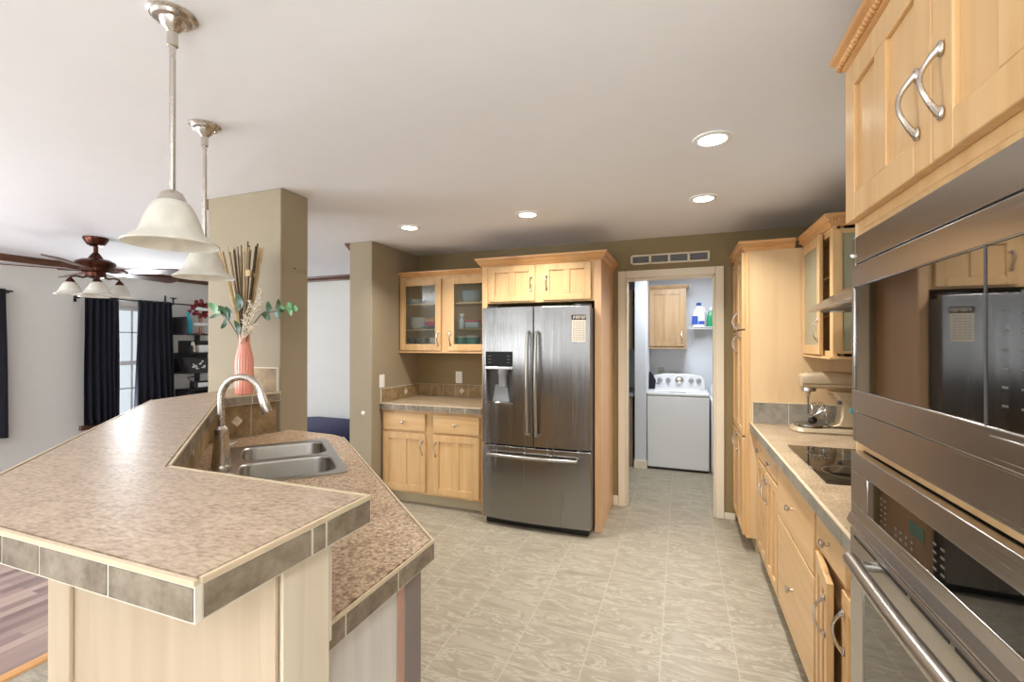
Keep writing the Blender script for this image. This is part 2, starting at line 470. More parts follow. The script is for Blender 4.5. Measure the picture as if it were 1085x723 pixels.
# ------------------------------------------------------------------ mesh builder
class MB:
    def __init__(self, T=None):
        self.v, self.f, self.fm = [], [], []
        self.T = T or Matrix.Identity(4)

    def add(self, verts, faces, m=0):
        o = len(self.v)
        self.v += [tuple(self.T @ Vector(p)) for p in verts]
        for f in faces:
            self.f.append(tuple(i + o for i in f))
            self.fm.append(m)
        return self

    def box(self, x0, x1, y0, y1, z0, z1, m=0):
        v = [(x, y, z) for z in (z0, z1) for y in (y0, y1) for x in (x0, x1)]
        return self.add(v, [(0, 2, 3, 1), (4, 5, 7, 6), (0, 1, 5, 4), (2, 6, 7, 3), (0, 4, 6, 2), (1, 3, 7, 5)], m)

    def prism(self, poly, a0, a1, axis='z', m=0):
        n = len(poly)
        def P(p, a):
            if axis == 'z':
                return (p[0], p[1], a)
            if axis == 'x':
                return (a, p[0], p[1])
            return (p[0], a, p[1])
        v = [P(p, a0) for p in poly] + [P(p, a1) for p in poly]
        f = [tuple(range(n))[::-1], tuple(range(n, 2 * n))]
        f += [(i, (i + 1) % n, n + (i + 1) % n, n + i) for i in range(n)]
        return self.add(v, f, m)

    def rings(self, rings, m=0, caps=(True, True), closed=True):
        n = len(rings[0])
        v = [p for r in rings for p in r]
        f = []
        for k in range(len(rings) - 1):
            for i in range(n if closed else n - 1):
                j = (i + 1) % n
                f.append((k * n + i, k * n + j, (k + 1) * n + j, (k + 1) * n + i))
        if caps[0]:
            f.append(tuple(range(n))[::-1])
        if caps[1]:
            f.append(tuple(range((len(rings) - 1) * n, len(rings) * n)))
        return self.add(v, f, m)

    def lathe(self, prof, c=(0, 0, 0), seg=32, axis='z', m=0, caps=(True, True), mod=None):
        rs = []
        for r, h in prof:
            ring = []
            for i in range(seg):
                a = 2 * PI * i / seg
                rr = r * (mod(a, h) if mod else 1)
                p = (rr * math.cos(a), rr * math.sin(a), h)
                if axis == 'x':
                    p = (p[2], p[0], p[1])
                elif axis == 'y':
                    p = (p[0], p[2], -p[1])
                ring.append((p[0] + c[0], p[1] + c[1], p[2] + c[2]))
            rs.append(ring)
        return self.rings(rs, m, caps)

    def tube(self, pts, r, seg=10, m=0, flat=None):
        pts = [Vector(p) for p in pts]
        n = len(pts)
        rr = r if isinstance(r, (list, tuple)) else [r] * n
        rs = []
        ref = None
        for i in range(n):
            t = (pts[min(i + 1, n - 1)] - pts[max(i - 1, 0)]).normalized()
            if ref is None:
                ref = Vector((0, 0, 1)) if abs(t.z) < 0.9 else Vector((1, 0, 0))
            a = t.cross(ref)
            if a.length < 1e-5:
                a = t.orthogonal()
            a.normalize()
            b = a.cross(t).normalized()
            ref = b
            k = flat if flat else 1
            rs.append([tuple(pts[i] + a * (rr[i] * k * math.cos(2 * PI * j / seg)) + b * (rr[i] * math.sin(2 * PI * j / seg))) for j in range(seg)])
        return self.rings(rs, m)

    def ball(self, c, r, m=0, seg=14, n=8, s=(1, 1, 1)):
        rs = []
        for k in range(1, n):
            a = PI * k / n
            rs.append([(c[0] + s[0] * r * math.sin(a) * math.cos(2 * PI * j / seg), c[1] + s[1] * r * math.sin(a) * math.sin(2 * PI * j / seg), c[2] - s[2] * r * math.cos(a)) for j in range(seg)])
        return self.rings(rs, m)

    def build(self, name, mats, parent=None, bevel=0.0, smooth=35, loc=None, rot=None, seg=2, solid=0.0):
        me = bpy.data.meshes.new(name)
        me.from_pydata(self.v, [], self.f)
        if not isinstance(mats, (list, tuple)):
            mats = [mats]
        for mm in mats:
            me.materials.append(M[mm] if isinstance(mm, str) else mm)
        for p, mi in zip(me.polygons, self.fm):
            p.material_index = mi
        bm = bmesh.new()
        bm.from_mesh(me)
        bmesh.ops.recalc_face_normals(bm, faces=bm.faces)
        bm.to_mesh(me)
        bm.free()
        if smooth:
            for p in me.polygons:
                p.use_smooth = True
            me.set_sharp_from_angle(angle=R(smooth))
        o = bpy.data.objects.new(name, me)
        COL.objects.link(o)
        if parent:
            o.parent = parent
        if loc:
            o.location = loc
        if rot:
            o.rotation_euler = rot
        if solid:
            s = o.modifiers.new('solid', 'SOLIDIFY')
            s.thickness = solid
            s.offset = 0
        if bevel:
            b = o.modifiers.new('bevel', 'BEVEL')
            b.width = bevel
            b.segments = seg
            b.limit_method = 'ANGLE'
            b.angle_limit = R(40)
        return o


def slab(outer, holes, z0, z1, name, mats, parent=None, bevel=0.0):
    """a flat plate with holes cut through it"""
    bm = bmesh.new()
    edges = []
    for loop in [outer] + holes:
        vs = [bm.verts.new((p[0], p[1], z0)) for p in loop]
        for i in range(len(vs)):
            edges.append(bm.edges.new((vs[i], vs[(i + 1) % len(vs)])))
    bmesh.ops.triangle_fill(bm, use_beauty=True, use_dissolve=False, edges=edges)
    ret = bmesh.ops.extrude_face_region(bm, geom=list(bm.faces))
    for e in ret['geom']:
        if isinstance(e, bmesh.types.BMVert):
            e.co.z = z1
    bmesh.ops.recalc_face_normals(bm, faces=bm.faces)
    bmesh.ops.dissolve_limit(bm, angle_limit=R(1), verts=bm.verts, edges=bm.edges)
    me = bpy.data.meshes.new(name)
    bm.to_mesh(me)
    bm.free()
    me.materials.append(M[mats])
    o = bpy.data.objects.new(name, me)
    COL.objects.link(o)
    if parent:
        o.parent = parent
    return o


def thing(name, label, cat, loc=(0, 0, 0), rotz=0.0, group=None):
    o = bpy.data.objects.new(name, None)
    o.empty_display_size = 0.1
    COL.objects.link(o)
    o.location = loc
    o.rotation_euler = (0, 0, rotz)
    return tag(o, label, cat, group)


def tag(o, label, cat, group=None):
    o['label'] = label
    o['category'] = cat
    if group:
        o['group'] = group
    return o


def struct(o):
    o['kind'] = 'structure'
    return o


# ------------------------------------------------------------------ room shell
XR, YB, ZC = 1.08, 4.03, 2.31
XL, YL, YF, XM = -6.4, 4.85, -3.2, -2.68

m_ = MB(); m_.box(XM, XR + 0.1, YF, 6.0, -0.06, 0)
struct(m_.build('floor', 'floor', smooth=0))
m_ = MB(); m_.box(XL - 0.1, XM, YF, YL, -0.06, 0.0)
struct(m_.build('floor_living', 'plank', smooth=0))
m_ = MB(); m_.prism([(-2.71, 0), (-2.65, 0), (-2.655, 0.008), (-2.68, 0.012), (-2.705, 0.008)], YF, 1.96, 'y')
struct(m_.build('trim_1', 'crown', smooth=0))
m_ = MB(); m_.box(XL - 0.1, XR + 0.1, YF - 0.1, 6.1, ZC, ZC + 0.1)
struct(m_.build('ceiling', 'ceil', smooth=0))

# back wall with the laundry doorway
OX0, OX1, OZ = -0.449, 0.262, 1.975
m_ = MB()
m_.box(-2.53, OX0, YB, YB + 0.11, 0, ZC)
m_.box(OX1, XR, YB, YB + 0.11, 0, ZC)
m_.box(OX0, OX1, YB, YB + 0.11, OZ, ZC)
struct(m_.build('wall_back', 'olive', smooth=0))
m_ = MB()
m_.box(XR, XR + 0.1, YF, -2.3, 0, ZC)
m_.box(XR, XR + 0.1, -0.9, 6.0, 0, ZC)
m_.box(XR, XR + 0.1, -2.3, -0.9, 0, 0.8)
m_.box(XR, XR + 0.1, -2.3, -0.9, 2.0, ZC)
struct(m_.build('wall_right', 'olive', smooth=0))
# end of the marriage wall (taupe stub) and the free standing pier behind the bar
m_ = MB(); m_.box(-2.77, -2.53, 3.28, YL, 0, ZC)
struct(m_.build('wall_stub', 'taupe', bevel=0.006))
m_ = MB(); m_.box(-2.745, -2.15, 1.97, 2.172, 0, ZC)
struct(m_.build('wall_pier', 'taupe', bevel=0.006))
# living room shell
m_ = MB(); m_.box(XL - 0.1, -2.77, YL, YL + 0.1, 0, ZC)
struct(m_.build('wall_far', 'greywall', smooth=0))
WY0, WY1, WZ0, WZ1 = 3.16, 3.94, 0.47, 1.86
m_ = MB()
m_.box(XL - 0.1, XL, WY1, YL + 0.1, 0, ZC)
m_.box(XL - 0.1, XL, 0.5, WY0, 0, ZC)
m_.box(XL - 0.1, XL, WY0, WY1, 0, WZ0)
m_.box(XL - 0.1, XL, WY0, WY1, WZ1, ZC)
m_.box(XL - 0.1, XL, YF, -1.1, 0, ZC)
m_.box(XL - 0.1, XL, -1.1, 0.5, 0, 0.55)
m_.box(XL - 0.1, XL, -1.1, 0.5, 2.05, ZC)
struct(m_.build('wall_left', 'greywall', smooth=0))
m_ = MB()
xs = [XL - 0.1, -5.75, -3.45, -1.85, 0.35, XR + 0.1]
m_.box(xs[0], xs[1], YF - 0.1, YF, 0, ZC); m_.box(xs[2], xs[3], YF - 0.1, YF, 0, ZC); m_.box(xs[4], xs[5], YF - 0.1, YF, 0, ZC)
for a, b in ((xs[1], xs[2]), (xs[3], xs[4])):
    m_.box(a, b, YF - 0.1, YF, 0, 0.58); m_.box(a, b, YF - 0.1, YF, 2.12, ZC)
struct(m_.build('wall_rear', 'greywall', smooth=0))


def window(name, y0, y1, z0, z1, x, mull_y, mull_z):
    fr = MB()
    t = 0.045
    for a, b, c, d in ((y0, y1, z0, z0 + t), (y0, y1, z1 - t, z1), (y0, y0 + t, z0, z1), (y1 - t, y1, z0, z1)):
        fr.box(x - 0.07, x - 0.02, a, b, c, d)
    zm = (z0 + z1) / 2
    fr.box(x - 0.075, x - 0.02, y0, y1, zm - 0.025, zm + 0.025)
    o = struct(fr.build(name, 'whitep', bevel=0.003))
    mu = MB()
    for y in mull_y:
        mu.box(x - 0.055, x - 0.04, y - 0.008, y + 0.008, z0 + t, z1 - t)
    for z in mull_z:
        mu.box(x - 0.055, x - 0.04, y0 + t, y1 - t, z - 0.008, z + 0.008)
    mu.build('muntin', 'whitep', o)
    g = MB(); g.box(x - 0.050, x - 0.046, y0 + t, y1 - t, z0 + t, z1 - t)
    g.build('pane', 'winglass', o, smooth=0)
    return o


w1 = window('window_1', WY0, WY1, WZ0, WZ1, XL, (3.355, 3.655), (1.545, 0.85))
sl = MB(); sl.box(XL - 0.01, XL + 0.05, WY0 - 0.06, WY1 + 0.06, WZ0 - 0.05, WZ0)
sl.build('window_sill', 'brown', w1, bevel=0.004)
window('window_3', -2.3, -0.9, 0.8, 2.0, XR + 0.12, (-1.6,), ())
window('window_2', -1.1, 0.5, 0.55, 2.05, XL, (-0.3,), ())

# dark crown moulding round the living room, ends showing at the pier and the stub
CR = [(0, 0), (0.012, 0), (0.022, 0.018), (0.05, 0.045), (0.055, 0.058), (0.06, 0.065), (0, 0.065)]
m_ = MB(); m_.prism([(XL + a, ZC - 0.065 + b) for a, b in CR], -3.0, YL, 'y')
struct(m_.build('trim_2', 'brown', smooth=0))
m_ = MB(); m_.prism([(YL - a, ZC - 0.065 + b) for a, b in CR], XL + 0.06, -2.77, 'x')
struct(m_.build('trim_3', 'brown', smooth=0))
m_ = MB(); m_.prism([(-2.745 - a, ZC - 0.065 + b) for a, b in CR], 1.972, 2.172, 'y')
struct(m_.build('trim_4', 'brown', smooth=0))
m_ = MB(); m_.prism([(-2.77 - a, ZC - 0.065 + b) for a, b in CR], 3.282, YL - 0.06, 'y')
struct(m_.build('trim_5', 'brown', smooth=0))

# doorway casing
m_ = MB()
cw = 0.064
for y0, y1 in ((YB - 0.018, YB), (YB + 0.11, YB + 0.128)):
    m_.box(OX0 - cw, OX0, y0, y1, 0, OZ + cw)
    m_.box(OX1, OX1 + cw, y0, y1, 0, OZ + cw)
    m_.box(OX0, OX1, y0, y1, OZ, OZ + cw)
m_.box(OX0, OX0 + 0.014, YB - 0.006, YB + 0.116, 0, OZ)
m_.box(OX1 - 0.014, OX1, YB - 0.006, YB + 0.116, 0, OZ)
m_.box(OX0, OX1, YB - 0.006, YB + 0.116, OZ - 0.014, OZ)
struct(m_.build('door_1', 'casing', bevel=0.004))
m_ = MB(); m_.box(-0.556, OX0 - cw, YB - 0.012, YB, 0, 0.085); m_.box(OX1 + cw, 0.409, YB - 0.012, YB, 0, 0.05)
struct(m_.build('baseboard_back', 'casing', bevel=0.003))
# laundry shell
m_ = MB(); m_.box(-1.6, XR + 0.1, 6.0, 6.1, 0, ZC)
struct(m_.build('wall_laundry_back', 'coolwall', smooth=0))
m_ = MB(); m_.box(-0.493, -0.364, 5.31, 6.0, 0, ZC)
struct(m_.build('wall_laundry_stub', 'coolwall', bevel=0.004))
m_ = MB(); m_.box(-1.7, -1.6, 4.14, 6.0, 0, ZC)
struct(m_.build('wall_laundry_left', 'coolwall', smooth=0))
m_ = MB(); m_.box(-0.50, -0.357, 5.295, 5.31, 0, 0.09)
struct(m_.build('baseboard_laundry', 'casing', bevel=0.003))


# ------------------------------------------------------------------ cabinet kit (local: x across, front faces -y, z up)
def handle(parent, x, y, z, L=0.115, horiz=False, name='handle'):
    b = MB()
    pts, rad = [], []
    for i in range(13):
        t = i / 12.0
        s = (t - 0.5) * L
        out = 0.026 * math.sin(PI * t) ** 0.8 + 0.004
        r = 0.0042 + 0.0036 * abs(2 * t - 1) ** 4
        sway = 0.004 * math.sin(2 * PI * t)
        pts.append((x + s, y - out, z + sway) if horiz else (x + sway, y - out, z + s))
        rad.append(r)
    b.tube(pts, rad, 10)
    for s in (-0.5, 0.5):
        c = (x + s * L, y - 0.004, z) if horiz else (x, y - 0.004, z + s * L)
        b.ball(c, 0.010, s=(1.0, 0.5, 1.3))
    return b.build(name, 'nickel', parent)


def knob(parent, x, y, z):
    b = MB()
    b.lathe([(0.006, 0), (0.005, -0.012), (0.008, -0.017), (0.015, -0.021), (0.016, -0.026), (0.012, -0.030), (0.003, -0.032)], (x, y, z), 18, 'y')
    return b.build('knob', 'nickel', parent)


def door(parent, x0, x1, z0, z1, y=0.0, th=0.02, st=0.055, mid=True, hinge='l', swing=0.0, glass=None, hx=None, hz=None, m='maple', stm=None, name='door', hl=0.115):
    """framed door; its origin is on its hinge so it may stand open"""
    w = x1 - x0
    ox = 0 if hinge == 'l' else -w
    b = MB(Matrix.Translation((ox, 0, 0)))
    b.box(0, st, -th, 0, z0, z1)
    b.box(w - st, w, -th, 0, z0, z1)
    b.box(st, w - st, -th, 0, z1 - st, z1)
    b.box(st, w - st, -th, 0, z0, z0 + st)
    if glass is None:
        b.box(st, w - st, -th + 0.009, -0.003, z0 + st, z1 - st)
        if mid:
            sm = stm or st
            b.box(w / 2 - sm / 2, w / 2 + sm / 2, -th + 0.0005, -0.002, z0 + st, z1 - st)
    o = b.build(name, m, parent, bevel=0.0025, loc=((x0 if hinge == 'l' else x1), y, 0), rot=(0, 0, swing))
    if glass:
        g = MB(Matrix.Translation((ox, 0, 0)))
        g.box(st - 0.004, w - st + 0.004, -0.012, -0.008, z0 + st - 0.004, z1 - st + 0.004)
        g.build('glass_pane', glass, o, smooth=0)
    if hx is not None:
        handle(o, ox + hx - x0, -th, hz, hl)
    return o


def drawer(parent, x0, x1, z0, z1, y=0.0, th=0.02, m='maple_h', k=True):
    b = MB(); b.box(x0, x1, y - th, y, z0, z1)
    o = b.build('drawer', m, parent, bevel=0.004)
    if k:
        knob(o, (x0 + x1) / 2, y - th, (z0 + z1) / 2)
    return o


CP = [(0, 0), (0.008, 0), (0.012, 0.010), (0.022, 0.018), (0.034, 0.040), (0.044, 0.048), (0.046, 0.062), (0, 0.062)]


def crown(parent, path, z, scale=1.0, rope=False, prof=CP, m='crown', dirs=None):
    """moulding swept along a horizontal path; the path runs with the outside on its right hand"""
    pts = [Vector((p[0], p[1], 0)) for p in path]
    n = len(pts)
    rings = []
    for i in range(n):
        if i == 0:
            d = (pts[1] - pts[0]).normalized(); off = Vector((d.y, -d.x, 0))
        elif i == n - 1:
            d = (pts[-1] - pts[-2]).normalized(); off = Vector((d.y, -d.x, 0))
        else:
            d1 = (pts[i] - pts[i - 1]).normalized(); d2 = (pts[i + 1] - pts[i]).normalized()
            n1 = Vector((d1.y, -d1.x, 0)); n2 = Vector((d2.y, -d2.x, 0))
            off = (n1 + n2) / (1 + n1.dot(n2))
        rings.append([tuple(pts[i] + off * (a * scale) + Vector((0, 0, z + h * scale))) for a, h in prof])
    b = MB(); b.rings(rings)
    o = b.build('crown_moulding', m, parent, smooth=0)
    if rope:
        rb = MB()
        line = []
        for i in range(n):
            if i == 0 or i == n - 1:
                d = (pts[1] - pts[0]).normalized() if i == 0 else (pts[-1] - pts[-2]).normalized(); off = Vector((d.y, -d.x, 0))
            else:
                d1 = (pts[i] - pts[i - 1]).normalized(); d2 = (pts[i + 1] - pts[i]).normalized()
                n1 = Vector((d1.y, -d1.x, 0)); n2 = Vector((d2.y, -d2.x, 0)); off = (n1 + n2) / (1 + n1.dot(n2))
            line.append(pts[i] + off * (0.029 * scale) + Vector((0, 0, z + 0.029 * scale)))
        cp_, rad = [], []
        for i in range(n - 1):
            L = (line[i + 1] - line[i]).length
            k = max(2, int(L / 0.014))
            for j in range(k * 4 + (1 if i == n - 2 else 0)):
                cp_.append(line[i] + (line[i + 1] - line[i]) * (j / (k * 4)))
                rad.append(0.0045 + 0.0045 * abs(math.sin(PI * j / 4)) ** 0.6)
        rb.tube(cp_, rad, 8)
        rb.build('rope_bead', m, parent)
    return o


def bx(parent, name, m, *boxes, bevel=0.002):
    b = MB()
    for q in boxes:
        b.box(*q)
    return b.build(name, m, parent, bevel=bevel)


def tile_run(b, p, q, z0, z1, n, th=0.012, gap=0.004, mt=0, mg=1, inset=None, first=None):
    """a row of tiles from p to q standing up to the right of the line, with grout between"""
    p = Vector((p[0], p[1], 0)); q = Vector((q[0], q[1], 0))
    d = (q - p); L = d.length; d.normalize(); nn = Vector((d.y, -d.x, 0))
    old = b.T
    b.T = old @ Matrix(((d.x, nn.x, 0, p.x), (d.y, nn.y, 0, p.y), (0, 0, 1, 0), (0, 0, 0, 1)))
    b.box(0, L, 0, th - 0.0015, z0, z1, mg)
    cuts = n if isinstance(n, list) else [i / n for i in range(n + 1)]
    for i in range(len(cuts) - 1):
        b.box(cuts[i] * L + gap / 2, cuts[i + 1] * L - gap / 2, 0.001, th, z0 + gap / 2, z1 - gap / 2, mt)
    if inset:
        for i in inset:
            c = (cuts[i] + cuts[i + 1]) / 2 * L
            zc = (z0 + z1) / 2
            s = 0.030
            b.prism([(c - s, zc), (c, zc - s), (c + s, zc), (c, zc + s)], th, th + 0.0012, 'y', 2)
    b.T = old


# ------------------------------------------------------------------ back left: base cabinet, counter, splash, glass cabinet
YC = 3.42
bc = thing('base_cabinet', 'maple base cabinet with two drawers over two doors, left of the refrigerator', 'cabinet', (-2.522, YC, 0))
W = 0.985
bx(bc, 'carcass', 'maple', (0, W, 0.0, 0.60, 0.10, 0.83))
bx(bc, 'toe_kick', 'toe', (0.0, W, 0.06, 0.075, 0, 0.10))
for a, b_, kx in ((0.022, 0.452, 0), (0.532, 0.965, 1)):
    drawer(bc, a, b_, 0.648, 0.80)
door(bc, 0.022, 0.452, 0.122, 0.628, hinge='l', hx=0.425, hz=0.51)
door(bc, 0.532, 0.965, 0.122, 0.628, hinge='r', hx=0.558, hz=0.51)

ct = thing('countertop', 'short brown laminate countertop with tiled edge, beside the refrigerator', 'countertop', (0, 0, 0))
bx(ct, 'slab', 'rcounter', (-2.528, -1.535, 3.395, 4.028, 0.832, 0.880))
b = MB(); tile_run(b, (-2.528, 3.395), (-1.535, 3.395), 0.828, 0.876, 7)
b.build('tile_edge', ['slate', 'grout'], ct)
bx(ct, 'edge_strip', 'edgecap', (-2.528, -1.535, 3.383, 3.3955, 0.876, 0.881), bevel=0)
b = MB()
tile_run(b, (-2.515, 4.028), (-1.535, 4.028), 0.882, 1.004, 7, inset=[3])
b.build('tile_backsplash', ['slate_warm', 'grout', 'inset'], ct)
b = MB()
tile_run(b, (-2.5285, 3.40), (-2.5285, 4.016), 0.882, 1.004, 4, inset=[2])
b.build('tile_backsplash', ['slate_warm', 'grout', 'inset'], ct)

gc = thing('wall_cabinet', 'glass-fronted maple wall cabinet holding crockery, left of the refrigerator', 'cabinet', (-2.527, 3.72, 0))
GW = 0.99
bx(gc, 'carcass', 'maple', (0, 0.018, 0, 0.305, 1.335, 2.04), (GW - 0.018, GW, 0, 0.305, 1.335, 2.04), (0.018, GW - 0.018, 0, 0.305, 2.02, 2.04),
   (0.018, GW - 0.018, 0, 0.305, 1.335, 1.37))
bx(gc, 'back_panel', 'maple_in', (0.018, GW - 0.018, 0.298, 0.305, 1.37, 2.02))
bx(gc, 'face_frame', 'maple', (0, 0.04, -0.018, 0, 1.335, 2.04), (GW - 0.10, GW, -0.018, 0, 1.335, 2.04), (0.44, 0.54, -0.018, 0, 1.37, 2.0),
   (0.04, GW - 0.1, -0.018, 0, 2.0, 2.04), (0.04, GW - 0.1, -0.018, 0, 1.335, 1.37))
bx(gc, 'bottom_ledge', 'maple', (-0.002, GW, -0.04, 0.305, 1.322, 1.335))
for z in (1.548, 1.790):
    bx(gc, 'shelf', 'maple_in', (0.018, GW - 0.018, 0.02, 0.298, z - 0.014, z))
door(gc, 0.012, 0.452, 1.345, 2.012, y=-0.018, glass='glass', hinge='l', hx=0.425, hz=1.455, st=0.06)
door(gc, 0.528, 0.93, 1.345, 2.012, y=-0.018, glass='glass', hinge='r', hx=0.553, hz=1.455, st=0.06)
crown(gc, [(0, 0.0), (0, -0.018), (GW, -0.018)][1:], 2.038, 0.75)


def lathe_thing(name, label, cat, prof, loc, m, group=None, seg=24):
    b = MB(); b.lathe(prof, (0, 0, 0), seg)
    o = b.build(name, m, loc=loc)
    return tag(o, label, cat, group)


PLATE = [(0.05, 0), (0.055, 0.004), (0.095, 0.012), (0.10, 0.016), (0.094, 0.015), (0.05, 0.008), (0.004, 0.008)]
BOWL = [(0.035, 0), (0.06, 0.012), (0.078, 0.045), (0.08, 0.05), (0.074, 0.048), (0.05, 0.016), (0.003, 0.01)]


def mug(name, label, x, y, z, m, r=0.042, h=0.095):
    t = thing(name, label, 'mug', (x, y, z), 0.4)
    b = MB(); b.lathe([(r * 0.9, 0), (r, 0.006), (r, h), (r - 0.005, h), (r - 0.006, 0.01), (0.002, 0.01)], seg=24)
    b.build('cup', m, t)
    b = MB(); b.tube([(r - 0.003, 0, 0.02), (r + 0.022, 0, 0.028), (r + 0.03, 0, h * 0.5), (r + 0.022, 0, h * 0.78), (r - 0.003, 0, h * 0.84)], 0.005, 8)
    b.build('handle', m, t)
    return t


GX = -2.527
for k in range(4):
    lathe_thing('dinner_plate', 'white plate in the short stack on the top shelf, left glass door of wall cabinet', 'plate', PLATE, (-2.42, 3.82, 1.791 + k * 0.0095), 'plate', 'plates stacked on the top shelf')
lathe_thing('drinking_glass', 'pale tumbler beside the plates on the top shelf of the glass cabinet', 'glass', [(0.026, 0), (0.034, 0.11), (0.031, 0.11), (0.024, 0.005), (0.002, 0.005)], (-2.20, 3.83, 1.791), 'bluebowl')
for k in range(6):
    lathe_thing('cereal_bowl', 'white bowl nested in the stack on the middle shelf, left door of glass cabinet', 'bowl', BOWL, (-2.40, 3.83, 1.549 + k * 0.0125), 'plate', 'white bowls nested on the middle shelf')
lathe_thing('mixing_bowl', 'teal dish at the bottom of the middle-shelf pile, left glass door', 'bowl', PLATE, (-2.235, 3.81, 1.549), 'tealcan')
lathe_thing('mixing_bowl', 'pink bowl on the teal dish, left door of glass cabinet', 'bowl', BOWL, (-2.235, 3.81, 1.566), 'pinkpl')
lathe_thing('mixing_bowl', 'peach bowl at the top of the pile, left door of glass cabinet', 'bowl', BOWL, (-2.235, 3.81, 1.600), 'peach')
mug('coffee_mug', 'dark mug at the left of the bottom shelf in the glass cabinet', -2.458, 3.80, 1.371, 'darkmug')
mug('coffee_mug', 'grey mug between the dark and the white mug on the bottom shelf', -2.35, 3.82, 1.371, 'greymug')
mug('coffee_mug', 'white mug at the right of the bottom shelf behind the left glass door', -2.205, 3.79, 1.371, 'plate')
for k in range(5):
    lathe_thing('serving_bowl', 'pale blue bowl nested on the top shelf, right glass door of wall cabinet', 'bowl', [(p[0] * 1.35, p[1]) for p in BOWL], (-1.83, 3.84, 1.791 + k * 0.014), 'bluebowl', 'pale blue bowls on the top shelf')
t = thing('lidded_bottle', 'pale pink bottle with white cap on the middle shelf behind the right glass door', 'bottle', (-1.91, 3.79, 1.549))
b = MB(); b.lathe([(0.026, 0), (0.028, 0.01), (0.028, 0.075), (0.012, 0.098), (0.012, 0.112)]); b.build('body', 'bluebowl', t)
b = MB(); b.lathe([(0.022, 0.112), (0.024, 0.115), (0.024, 0.135), (0.018, 0.14)]); b.build('cap', 'plate', t)
t = thing('food_container', 'pale container with pink lid on the middle shelf, right glass door', 'container', (-1.79, 3.82, 1.549))
b = MB(); b.box(-0.07, 0.07, -0.07, 0.07, 0, 0.06); b.build('box', 'bluebowl', t, bevel=0.01)
b = MB(); b.box(-0.075, 0.075, -0.075, 0.075, 0.06, 0.075); b.build('lid', 'pinkpl', t, bevel=0.004)
for k, x in enumerate((-1.915, -1.795)):
    t = thing('canister', 'teal canister with white lid, %s one on the bottom cabinet shelf' % ('left' if k == 0 else 'right'), 'canister', (x, 3.79, 1.371), 0, 'teal canisters in the glass cabinet')
    b = MB(); b.lathe([(0.05, 0), (0.056, 0.005), (0.056, 0.095)]); b.build('body', 'tealcan', t)
    b = MB(); b.lathe([(0.058, 0.095), (0.058, 0.112), (0.05, 0.116), (0.002, 0.116)]); b.build('lid', 'plate', t)


def plate_switch(name, label, cat, loc, rotz, m='whitep', toggle=True):
    t = thing(name, label, cat, loc, rotz)
    b = MB(); b.box(-0.036, 0.036, -0.006, 0, -0.058, 0.058); b.build('cover_plate', m, t, bevel=0.002)
    if toggle:
        b = MB(); b.box(-0.012, 0.012, -0.009, -0.006, -0.028, 0.028); b.build('toggle', m, t, bevel=0.001)
    else:
        for z in (-0.024, 0.024):
            b = MB(); b.box(-0.014, 0.014, -0.008, -0.006, z - 0.016, z + 0.016); b.build('socket', m, t, bevel=0.002)
    return t


plate_switch('wall_outlet', 'white outlet plate above the tiled splash on the back wall', 'outlet', (-2.063, 4.03, 1.075), 0, toggle=False)
plate_switch('light_switch', 'white switch plate on the side of the taupe wall stub above the counter', 'switch', (-2.53, 3.42, 1.073), R(90))
b = MB(); b.lathe([(0.018, 0), (0.018, -0.006), (0.010, -0.010), (0.002, -0.011)], (-2.62, 3.28, 0.80), 18, 'y')
tag(b.build('wall_bumper', 'whitep'), 'small round white bumper on the front of the taupe wall stub', 'bumper')
b = MB(); b.lathe([(0.006, 0), (0.005, 0.003), (0.001, 0.004)], (-2.15, 2.07, 1.86), 12, 'x')
tag(b.build('wall_screw', 'side_grey'), 'small screw head in the right face of the taupe pier', 'screw')

# ------------------------------------------------------------------ refrigerator and its surround
fc = thing('refrigerator_surround', 'maple surround with side panels, two-door top cabinet and crown round the refrigerator', 'cabinet', (0, 3.40, 0))
bx(fc, 'side_panel', 'maple_side', (-0.607, -0.5565, 0, 0.628, 0, 2.04), bevel=0.003)
bx(fc, 'side_panel', 'maple', (-1.53, -1.482, 0, 0.628, 0, 2.04), bevel=0.003)
bx(fc, 'carcass', 'maple', (-1.482, -0.607, 0.002, 0.60, 1.735, 2.04))
door(fc, -1.461, -1.072, 1.748, 2.03, y=0.002, hinge='l', hx=-1.10, hz=1.885, hl=0.10, st=0.05)
door(fc, -1.003, -0.632, 1.748, 2.03, y=0.002, hinge='r', hx=-0.975, hz=1.885, hl=0.10, st=0.05)
crown(fc, [(-1.53, 0.24), (-1.53, 0), (-0.5565, 0), (-0.5565, 0.628)], 2.038, 1.05)

FX0, FX1, FY = -1.466, -0.612, 3.245
rf = thing('refrigerator', 'stainless french-door refrigerator with bottom freezer drawer and ice dispenser', 'refrigerator', (0, 0, 0))
bx(rf, 'cabinet_body', 'side_grey', (FX0 + 0.004, FX1 - 0.004, 3.325, 3.99, 0.03, 1.675), bevel=0.006)
FM = -1.040


def bow(x):
    t = (x - (FX0 + FX1) / 2) / ((FX1 - FX0) / 2)
    return FY + 0.022 * t * t


def bowed(x0, x1, n=14, back=3.318):
    pts = [(x0 + (x1 - x0) * i / n, bow(x0 + (x1 - x0) * i / n)) for i in range(n + 1)]
    return pts + [(x1, back), (x0, back)]


